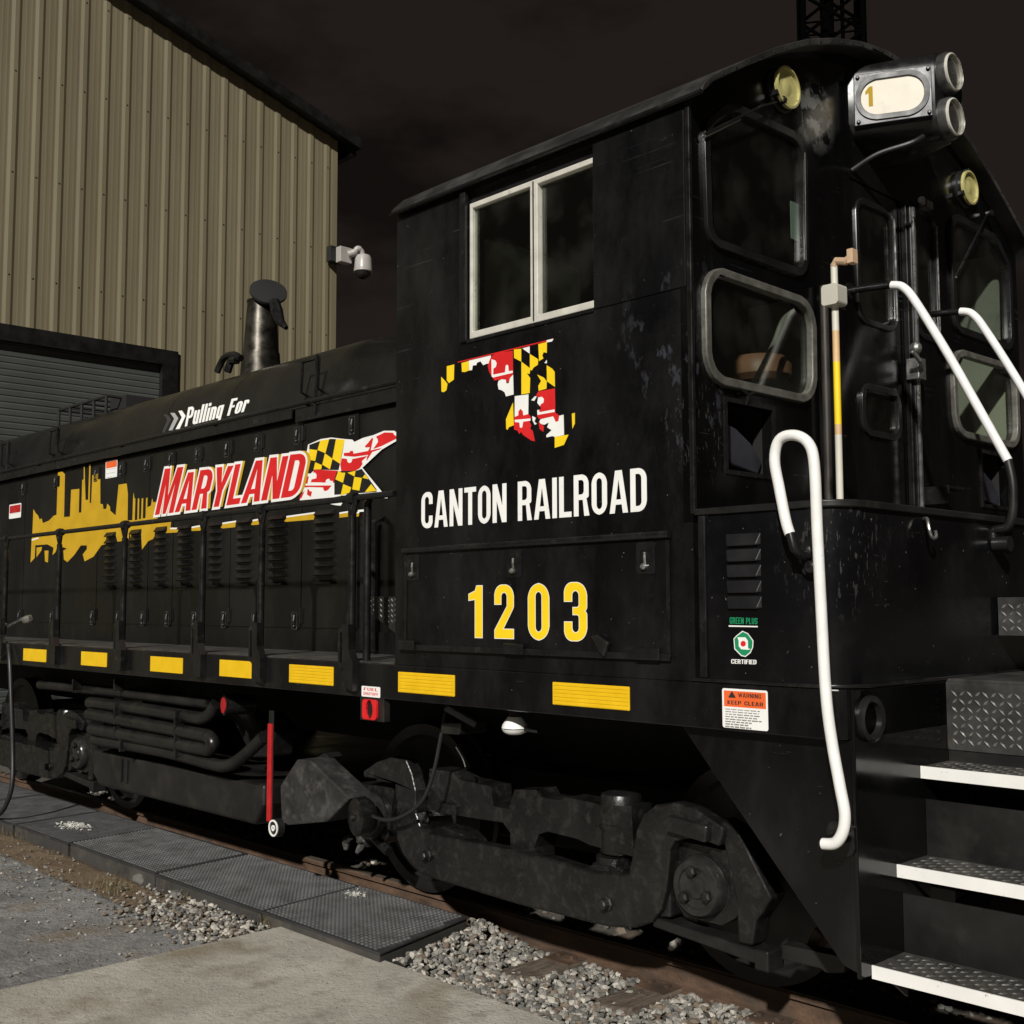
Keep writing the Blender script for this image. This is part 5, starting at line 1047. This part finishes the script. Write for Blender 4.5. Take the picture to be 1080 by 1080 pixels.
# warning labels
def label_card(name, parent, y, pts, head, hm, hfrac, rows, lab, head_ink='ink', border=None, texts=()):
    q = YP(y, pts); x0_, x1_ = min(p[0] for p in q), max(p[0] for p in q); z0_, z1_ = sum(sorted(p[1] for p in q)[:2])/2, sum(sorted(p[1] for p in q)[2:])/2
    mk = Marks(y); w, h = x1_-x0_, z1_-z0_
    mk.add('vinyl', rrect(x0_, x1_, z0_, z1_, w*.04)); d = w*.04
    if hm: mk.add(hm, [(x0_+d, z1_-h*hfrac), (x1_-d, z1_-h*hfrac), (x1_-d, z1_-d), (x0_+d, z1_-d)])
    rr = random.Random(5)
    for (ta, ua, va, ub, vb, tm) in texts:
        letters(mk, tm, ta, [(x0_+w*ua, z0_+h*va), (x0_+w*ub, z0_+h*va), (x0_+w*ub, z0_+h*vb), (x0_+w*ua, z0_+h*vb)], gap=.12)
    for k in range(rows):
        z = z0_+(h*(1-hfrac))*(0.88-0.80*k/max(rows-1, 1)); x = x0_+w*.07
        xe = x0_+w*(.88 if k < rows*.55 else .66)*rr.uniform(.85, 1)
        while x < xe:
            l = w*rr.uniform(.05, .13); mk.add('greyink', [(x, z-h*.010), (min(x+l, xe), z-h*.010), (min(x+l, xe), z+h*.010), (x, z+h*.010)]); x += l+w*.025
    return mk.build(name, parent, lab)
q = YP(-0.001, crop(750, 640, 7.714, [(92, 662), (460, 680), (460, 1008), (95, 980)]))
label_card('warning_label', loco, -0.0005, crop(750, 640, 7.714, [(92, 662), (460, 682), (460, 1010), (95, 982)]), '', 'orange', .46, 8, 'orange and white warning label below the locker',
           texts=(('WARNING', .36, .79, .86, .90, 'ink'), ('KEEP CLEAR', .12, .60, .90, .70, 'ink')))
wq = YP(-0.0035, crop(750, 640, 7.714, [(140, 735), (200, 738), (170, 685)])); mk = Marks(-0.0035); mk.add('ink', wq); mk.build('warning_triangle', loco)
label_card('danger_label', hood, HD-.001, crop(20, 480, S3, [(582, 40), (660, 30), (655, 148), (583, 155)]), '', 'orange', .42, 3, 'small orange and white danger label')
label_card('notice_label', hood, HD-.001, [(10, 532), (22, 531), (22, 546), (10, 547)], '', 'redpaint', .62, 1, 'small red and white notice label')
mk = Marks(0.012)                                    # round green emblem on the locker
def em(m, pts): mk.px(m, crop(750, 640, 7.714, pts))
em('vinyl', [(255, 195), (300, 215), (345, 275), (342, 330), (322, 375), (280, 408), (245, 400), (190, 345), (183, 260), (205, 235)])
em('green', [(258, 203), (298, 222), (338, 278), (335, 330), (316, 370), (278, 400), (248, 392), (197, 340), (190, 262), (212, 238)])
em('vinyl', [(215, 248), (280, 248), (300, 275), (302, 338), (325, 345), (300, 350), (245, 345), (225, 320), (225, 275)])
em('red', [(262+22*math.cos(k*.524), 300+24*math.sin(k*.524)) for k in range(12)])
letters(mk, 'green', 'GREEN PLUS', YP(.012, crop(750, 640, 7.714, [(152, 138), (378, 142), (378, 92), (152, 84)])), gap=.1)
em('vinyl', [(145, 150), (380, 156), (380, 166), (145, 162)]); letters(mk, 'vinyl', 'CERTIFIED', YP(.012, crop(750, 640, 7.714, [(165, 462), (370, 468), (370, 432), (165, 425)])), gap=.1)
mk.build('emblem', rb, 'green and white round emblem with red centre')

# yellow reflectors on the sill
def refl(pts, ribs):
    q = YP(0, pts); x0_, x1_ = (q[0][0]+q[3][0])/2, (q[1][0]+q[2][0])/2; z0_, z1_ = (q[2][1]+q[3][1])/2, (q[0][1]+q[1][1])/2
    b = MB(); b.plate(rrect(x0_, x1_, z0_, z1_, .004), 'y', -.004, -.0002)
    for k in range(ribs): z = z0_+(z1_-z0_)*(k+.5)/ribs; b.box(x0_+.008, x1_-.008, -.0062, -.0042, z-.006, z+.006)
    return b.build('reflector', M['reflect'], loco, bevel=0.0015)
for P, r_ in (([(25, 684), (49, 685), (49, 698), (25, 697)], 0), ([(86, 687), (113, 688.5), (113, 703.5), (86, 701.5)], 0), ([(159, 692), (193, 694), (193, 710.5), (159, 708)], 0), ([(232, 696), (271, 697.5), (271, 715.5), (232, 713.5)], 0),
            ([(305.5, 700.5), (352, 703.5), (352, 723.5), (305.5, 719.5)], 6), ([(420.5, 709), (480, 711.5), (480, 734.5), (420.5, 730)], 6), ([(583.5, 719), (664.5, 724.5), (664.5, 750), (583.5, 742.5)], 6)): refl(P, r_)
# fuel cut-off pull
q = YP(-.01, [(379, 738), (404, 740), (409, 763), (379, 758)])
b = MB(); b.plate(YP(0.0, [(379, 734), (404, 736), (404, 762), (379, 759)]), 'y', .004, .05); fc_ = b.build('cutoff_bracket', M['tank'], loco, bevel=0.004)
b = MB(); zz = YP(-.004, [(383, 737), (398, 737), (398, 760), (383, 760)]); xa, xb, za, zb = zz[0][0], zz[1][0], zz[2][1], zz[0][1]
b.plate(rrect(xa, xb, za, zb, .02), 'y', -.012, .003, [[((xa+xb)/2+.032*math.cos(k*.524), (za+zb)/2+.05*math.sin(k*.524)) for k in range(12)]]); b.build('cutoff_pull', M['red'], fc_, bevel=0.004)
label_card('cutoff_label', loco, -0.0005, [(381.5, 723), (401, 725), (401, 736), (381.5, 734.5)], '', None, 0.0, 0, 'white and red fuel cut-off label', texts=(('FUEL', .12, .58, .88, .86, 'red'), ('SHUTOFF', .10, .16, .90, .44, 'red')))
# bracket and lamp under the sill
b = MB(); P = YP(.25, crop(430, 740, 6.353, [(270, 135), (400, 135), (390, 220), (265, 210)])); b.plate(P, 'y', .2, .4); P = [at(1, .12, *p) for p in ((470, 744), (485, 765))]; b.tube([P[0], P[1]+Vector((0, .12, 0))], .03, 8); b.build('hanger_bracket', M['tank'], loco, bevel=0.01)
q = at(1, .14, 543, 768)
b = MB(); b.lathe([(.034, .05), (.060, .012), (.064, -.004)], q+Vector((0, 0, .005)), (0, 0, 1), 24); gl_ = b.build('ground_lamp', M['white'], loco, sm=True, label='white dome ground lamp under the sill')
b = MB(); b.lathe([(.063, -.0045), (.056, -.018), (.034, -.029), (.001, -.033)], q, (0, 0, 1), 24); b.build('lamp_lens', M['vinyl'], gl_, sm=True)
b = MB(); b.tube([q+Vector((0, 0, .05)), q+Vector((0, .02, .14))], .03, 8); b.tube([q+Vector((.07, 0, .0)), q+Vector((.14, .02, -.005))], .012, 6); b.build('lamp_stem', M['trim'], gl_)
# ------------------------------------------------------------------ trucks
TY = 0.40                                             # outer face of the near side frames
def build_truck():
    fr = crop(420, 740, 3.176, [(105, 225), (180, 235), (200, 260), (310, 285), (318, 350), (370, 360), (390, 295), (460, 295), (475, 320), (540, 330), (560, 320), (660, 340), (670, 345), (780, 350), (790, 520), (730, 505), (640, 480), (600, 460), (500, 435), (470, 445), (455, 490), (455, 560), (375, 560), (375, 440), (350, 405), (250, 390), (190, 380), (90, 385)])
    b = MB(); b.plate(YP(0.45, fr), 'y', 0.45, 0.60)
    t_ = b.build('truck', M['truck'], loco, bevel=0.022, seg=3, label='black two-axle truck with drop equalizer bar')
    # lower ledge of the frame casting
    b = MB(); P = YP(0.46, crop(420, 740, 3.176, [(92, 325), (205, 345), (205, 380), (92, 362)])); b.plate(P, 'y', .43, .47); b.build('frame_ledge', M['truck'], t_, bevel=0.008)
    # spring cap barrels
    for (px, y0_, y1_) in ((734/3.176+420, 841, 903), (452+8, 811, 0)):
        if y1_ == 0: continue
        q = at(1, .52, px, 0 if False else 870); zt, zb = at(1, .45, px, y0_).z, at(1, .45, px, y1_).z
        b = MB(); b.lathe([(.07, zt+.008), (.095, zt), (.105, zt-.025), (.107, zt-.135), (.113, zt-.14), (.113, zt-.155), (.107, zt-.165), (.105, zb), (.09, zb-.01)], (q.x, .548, 0), (0, 0, 1), 26); b.build('spring_cap', M['truck'], t_, sm=True)
        b = MB(); b.lathe([(.09, zb-.012), (.09, zb-.055)], (q.x, .50, 0), (0, 0, 1), 20); b.lathe([(.11, zb-.056), (.12, zb-.09), (.12, zb-.12)], (q.x, .50, 0), (0, 0, 1), 20); b.build('spring_seat', M['truck'], t_, sm=True)
    P = YP(.50, crop(420, 740, 3.176, [(95, 420), (180, 410), (245, 435), (280, 470), (275, 490), (100, 470)])); b = MB(); b.plate(P, 'y', .42, .56); b.build('spring_seat', M['truck'], t_, bevel=0.03, seg=3)
    P = YP(.45, crop(420, 740, 3.176, [(648, 548), (690, 540), (775, 555), (770, 590), (735, 600), (720, 570), (650, 570)])); b = MB(); b.plate(P, 'y', .40, .5); b.build('spring_seat', M['truck'], t_, bevel=0.012)
    # equalizer
    eq = [(762, 873), (735, 855), (728.5, 852), (710, 846.5), (691, 849), (678, 859), (671, 875), (666, 905), (662.5, 922), (624.7, 919.5), (577.5, 905), (483, 885), (451.5, 878.5), (443, 872), (438.5, 858), (438, 834), (434, 816), (428, 801.5), (411.5, 798.5), (397, 803.5), (383, 813), (383, 820), (400, 822), (416, 826), (418, 850), (418, 885), (424, 900), (432, 911.5), (444, 922), (460, 928), (546, 954), (640, 977.7), (668.7, 979), (687.6, 973), (697, 960), (702, 941.5), (705, 916), (706.5, 897), (711, 888), (722, 885), (737, 885), (758, 893), (762, 881)]
    pts = YP(TY-.05, eq); b = MB(); b.plate(pts, 'y', TY-.05, TY+.035); e_ = b.build('equalizer_bar', M['truck'], t_, bevel=0.014, seg=3)
    for (px, py) in ((451, 902), (640, 953)):
        q = at(1, TY-.05, px, py); b = MB(); b.lathe([(.038, 0), (.038, .010), (.030, .012), (.026, .04), (.018, .045)], q, (0, -1, 0), 8); b.build('pin', M['tank'], t_, bevel=0.003)
    # rear half: journal boxes, pedestals, wheels
    for k, cx in enumerate((-0.30, -2.70)):
        cz = 0.668
        s = 1 if k == 0 else -1
        g = lambda pts: [(cx+s*u, cz+v) for (u, v) in pts]
        b = MB(); b.plate(rpoly([(p[0], p[1], .03) for p in g([(-.20, .18), (.19, .17), (.21, .05), (.18, -.10), (.10, -.15), (-.10, -.15), (-.15, -.10)])]), 'y', .42, .56)
        b.lathe([(.17, -.14), (.17, -.02), (.155, .005), (.135, .012)], (cx, .43, cz), (0, -1, 0), 30)
        j = b.build('journal_box', M['truck'], t_, sm=True, bevel=0.01)
        b = MB(); b.lathe([(.135, 0), (.132, .035), (.118, .052), (.09, .056), (.088, .046), (.05, .044), (.045, .052), (.001, .052)], (cx, .415, cz), (0, -1, 0), 30); b.build('journal_cover', mat('greasy_cover%d' % k, (0.045, 0.045, 0.043), 0.26, metal=0.6, var=0.4, vscale=14), j, sm=True)
        for a in (100, 220, 340): b = MB(); b.lathe([(.026, 0), (.026, .018), (.014, .024)], (cx+.072*math.cos(R(a)), .362, cz+.072*math.sin(R(a))), (0, -1, 0), 6); b.build('cover_bolt', M['tank'], j)
        for yc, nm in ((.88, 1), (W_-.88, -1)):
            b = MB(); b.lathe([(.30, -.02), (.42, -.035), (.44, -.065), (.505, -.065), (.509, 0.0), (.515, .04), (.535, .055), (.53, .075), (.44, .078), (.42, .03), (.2, .0)], (cx, yc, cz), (0, nm, 0), 56); b.build('wheel', M['tank'], t_, sm=True)
        b = MB(); b.tube([(cx, .56, cz), (cx, W_-.56, cz)], .09, 14); b.build('axle', M['under'], t_)
        if k: continue
        # pedestal legs and tie bar
        b = MB(); b.plate(g([(-.215, .20), (-.155, .23), (-.15, -.06), (-.155, -.16), (-.225, -.17)]), 'y', .385, .50); b.build('pedestal', M['truck'], t_, bevel=0.012)
        b = MB(); b.plate(g([(.12, .31), (.22, .27), (.33, .10), (.38, .02), (.30, -.09), (.28, -.195), (.205, -.20), (.20, -.03), (.17, .08)]), 'y', .385, .50); b.build('pedestal', M['truck'], t_, bevel=0.012)
        b = MB(); b.plate(g([(-.25, -.172), (.34, -.205), (.36, -.20), (.36, -.255), (.30, -.26), (-.25, -.215)]), 'y', .375, .49); b.box(cx+.31, cx+.38, .35, .47, cz-.275, cz-.19); b.build('pedestal_tie', M['tank'], t_, bevel=0.008)
        b = MB(); b.plate(g([(-.12, .235), (.10, .215), (.11, .285), (-.11, .305)]), 'y', .31, .45); b.build('equalizer_seat', M['truck'], t_, bevel=0.008)
    # brake gear
    b = MB(); b.box(-2.6, -.4, 1.0, 2.2, .55, .95); b.build('bolster', M['under'], t_)
    P = YP(.42, [(824, 996), (892, 1010), (890, 1026), (870, 1026), (866, 1022), (824, 1012)]); b = MB(); b.plate(P, 'y', .42, .50); b.build('brake_beam', M['tank'], t_, bevel=0.005)
    b = MB(); b.plate(YP(.52, [(848, 1000), (858, 978), (868, 988), (860, 1006)]), 'y', .52, .6); b.build('brake_shoe', M['rust'], t_, bevel=0.01)
    # brake canister and lever at the inner end
    q = at(1, .22, 375, 862); b = MB(); b.lathe([(.085, .10), (.105, .07), (.108, 0), (.095, -.010), (.022, -.012), (.016, -.03)], q, (0.25, 1, 0), 26); b.build('brake_canister', M['truck'], t_, sm=True)
    b = MB(); b.tube([at(1, .42, *p) for p in ((383, 872), (396, 884), (410, 898))], .03, 8); b.build('brake_lever', M['truck'], t_)
    rnd = random.Random(3)
    for k in range(6):
        b = MB(); q = at(1, .5, 372+rnd.uniform(-16, 22), 888+rnd.uniform(-5, 8)); b.lathe([(.012, -.04), (.026, 0), (.016, .05)], q, (rnd.uniform(-1, 1), rnd.uniform(-1, 1), .5), 7); b.build('rigging_clevis', M['wedge'], t_)
    return t_
truck = build_truck()
copy_tree(truck, (-6.46, 0, 0))
for ch in truck.children: pass

# fuel tank, reservoir wedge
tk = YP(.28, [(98, 794), (217, 815), (278, 823), (278, 873), (239, 860), (172, 845.5), (110, 825)])
b = MB(); zt = tk[0][1]; xl, xr = tk[0][0], tk[2][0]
ztp = sum(p[1] for p in tk[:3])/3; zb = tk[3][1]
b.plate([(xl, ztp), (xr, ztp), (xr, zb+.14), (xr-.10, zb), (xl+.12, zb), (xl, zb+.08)], 'y', .28, W_-.28); ft = b.build('fuel_tank', M['tank'], loco, bevel=0.025, seg=3)
b = MB()
for px in (128, 134): x = at(1, .28, px, 815).x; b.box(x-.02, x+.02, .268, .2795, ztp-.20, ztp-.02)
b.build('tank_strap', M['tank'], ft, bevel=0.004)
wd = [(295, 829), (313, 801), (327, 802), (369, 842), (344, 867), (297, 871)]
b = MB(); b.plate(YP(.24, wd), 'y', .24, .42); b.build('sand_deflector', M['wedge'], loco, bevel=0.01)
b = MB(); P = YP(.35, [(290, 824), (312, 806), (330, 795), (334, 800), (316, 826)]); b.plate(P, 'y', .43, .55); b.build('deflector_arm', M['tank'], loco, bevel=0.01)

# cooling pipes
def pipe(pts, y, r, name='cooling_pipe', m='pipe', n=12, sub=5):
    P = [at(1, yy, px, py) for (px, py), yy in zip(pts, y if isinstance(y, (list, tuple)) else [y]*len(pts))]
    b = MB(); b.tube(smooth(P, sub), r, n); return b.build(name, M[m], loco, sm=True)
pA = pipe([(43, 722), (60, 723), (140, 732), (212, 741), (222, 742)], .24, .042)
pB = pipe([(95, 741), (150, 748), (205, 757), (214, 757.5), (221, 754), (226, 747), (229, 742)], .20, .046)
pC = pipe([(94, 753), (150, 763.5), (212, 775), (220, 777), (225, 784), (221, 790), (212, 789.5), (150, 778.5), (97, 769)], .17, .046)
pE = pipe([(100, 780), (170, 792), (225, 806), (238, 807.5), (248, 804), (262, 793), (279, 777)], .19, .042)
q = at(1, .16, 236, 744); b = MB(); b.lathe([(.066, 0), (.066, .20)], q, (0.25, 1, 0), 24); pc = b.build('pipe_end', M['truck'], loco, sm=True)
b = MB(); b.lathe([(.052, -.006), (.052, 0), (.001, .0005)], q-Vector((0.25, 1, 0)).normalized()*.001, (0.25, 1, 0), 24); b.build('red_cap', M['redpaint'], pc, sm=False)
pipe([(240, 744), (250, 743), (260, 752), (272, 768), (282, 790)], [.34, .36, .40, .5, .6], .075, 'drain_elbow')
b = MB()
for (px, ys) in ((126, (722, 748, 757, 772)), (132, (786,)), (190, (756, 768, 781, 792)), (82, (722,))):
    for py in ys:
        q = at(1, .17, px, py); b.box(q.x-.010, q.x+.010, .125, .2, q.z-.045, q.z+.045)
b.build('pipe_clamps', M['truck'], loco, bevel=0.003)
b = MB(); b.plate(YP(.45, [(238, 760), (268, 752), (282, 772), (276, 800), (258, 800)]), 'y', .5, .7); b.build('splash_guard', M['tank'], loco, bevel=0.02)

# red gauge bar with ring
q0, q1 = at(1, .16, 287.5, 763), at(1, .16, 287.5, 866)
b = MB(); b.box(q0.x-.030, q0.x+.026, .15, .158, q1.z-.02, q0.z+.08); gb = b.build('gauge_bar', M['trim'], loco, bevel=0.004, label='upright red gauge bar beside the tank')
b = MB(); b.box(q0.x-.017, q0.x+.025, .135, .1495, q1.z, q0.z); b.box(q0.x-.006, q0.x+.002, .131, .1348, q1.z, q0.z); b.build('red_strip', M['redpaint'], gb, bevel=0.003)
qr = at(1, .15, 291, 873); b = MB(); n = 24
for ri, ro in ((.040, .050), (.008, .018)): b.plate([(qr.x+ro*math.cos(6.283*k/n), qr.z+ro*math.sin(6.283*k/n)) for k in range(n)], 'y', .128, .134, [[(qr.x+ri*math.cos(6.283*k/n), qr.z+ri*math.sin(6.283*k/n)) for k in range(n)]])
b.build('white_ring', M['vinyl'], gb)
b = MB(); b.plate([(qr.x+.055*math.cos(6.283*k/n), qr.z+.055*math.sin(6.283*k/n)) for k in range(n)], 'y', .1345, .18); b.build('ring_boss', M['blackvinyl'], gb)

# cables and hoses
b = MB(); P = [at(1, y, px, py) for px, py, y in ((470, 752, .3), (466, 772, .28), (458, 812, .26), (447, 842, .25), (430, 858, .25), (410, 865, .25), (392, 860, .26), (380, 848, .3))]; b.tube(smooth(P), .011, 8); b.build('brake_cable', M['hose'], loco, sm=True)
b = MB(); P = [at(1, .3, *p) for p in ((481, 788), (488, 800), (491, 809))]; b.tube(smooth(P), .005, 6); b.build('thin_wire', M['tank'], loco, sm=True); b = MB(); P2 = [at(1, .05, *p) for p in ((8, 661), (20, 655), (27, 651))]; b.tube(P2, .014, 8); b.lathe([(.035, -.06), (.035, .03), (.02, .05)], at(1, .05, 30, 653), (1, 0, .1), 12); b.build('line_coupling', M['chrome'], loco, sm=True)
b = MB(); P = [at(1, y, px, py) for px, py, y in ((9, 680, -.03), (10.5, 700, -.05), (12, 740, -.06), (13.5, 790, -.06), (13, 825, -.08), (8, 845, -.10), (0, 858, -.12), (-14, 862, -.15))]; b.tube(smooth(P), .019, 10)
hs = b.build('air_hose', M['hose'], sm=True); tag(hs, 'black rubber hose hanging from the deck edge to the mats at far left', 'hose')
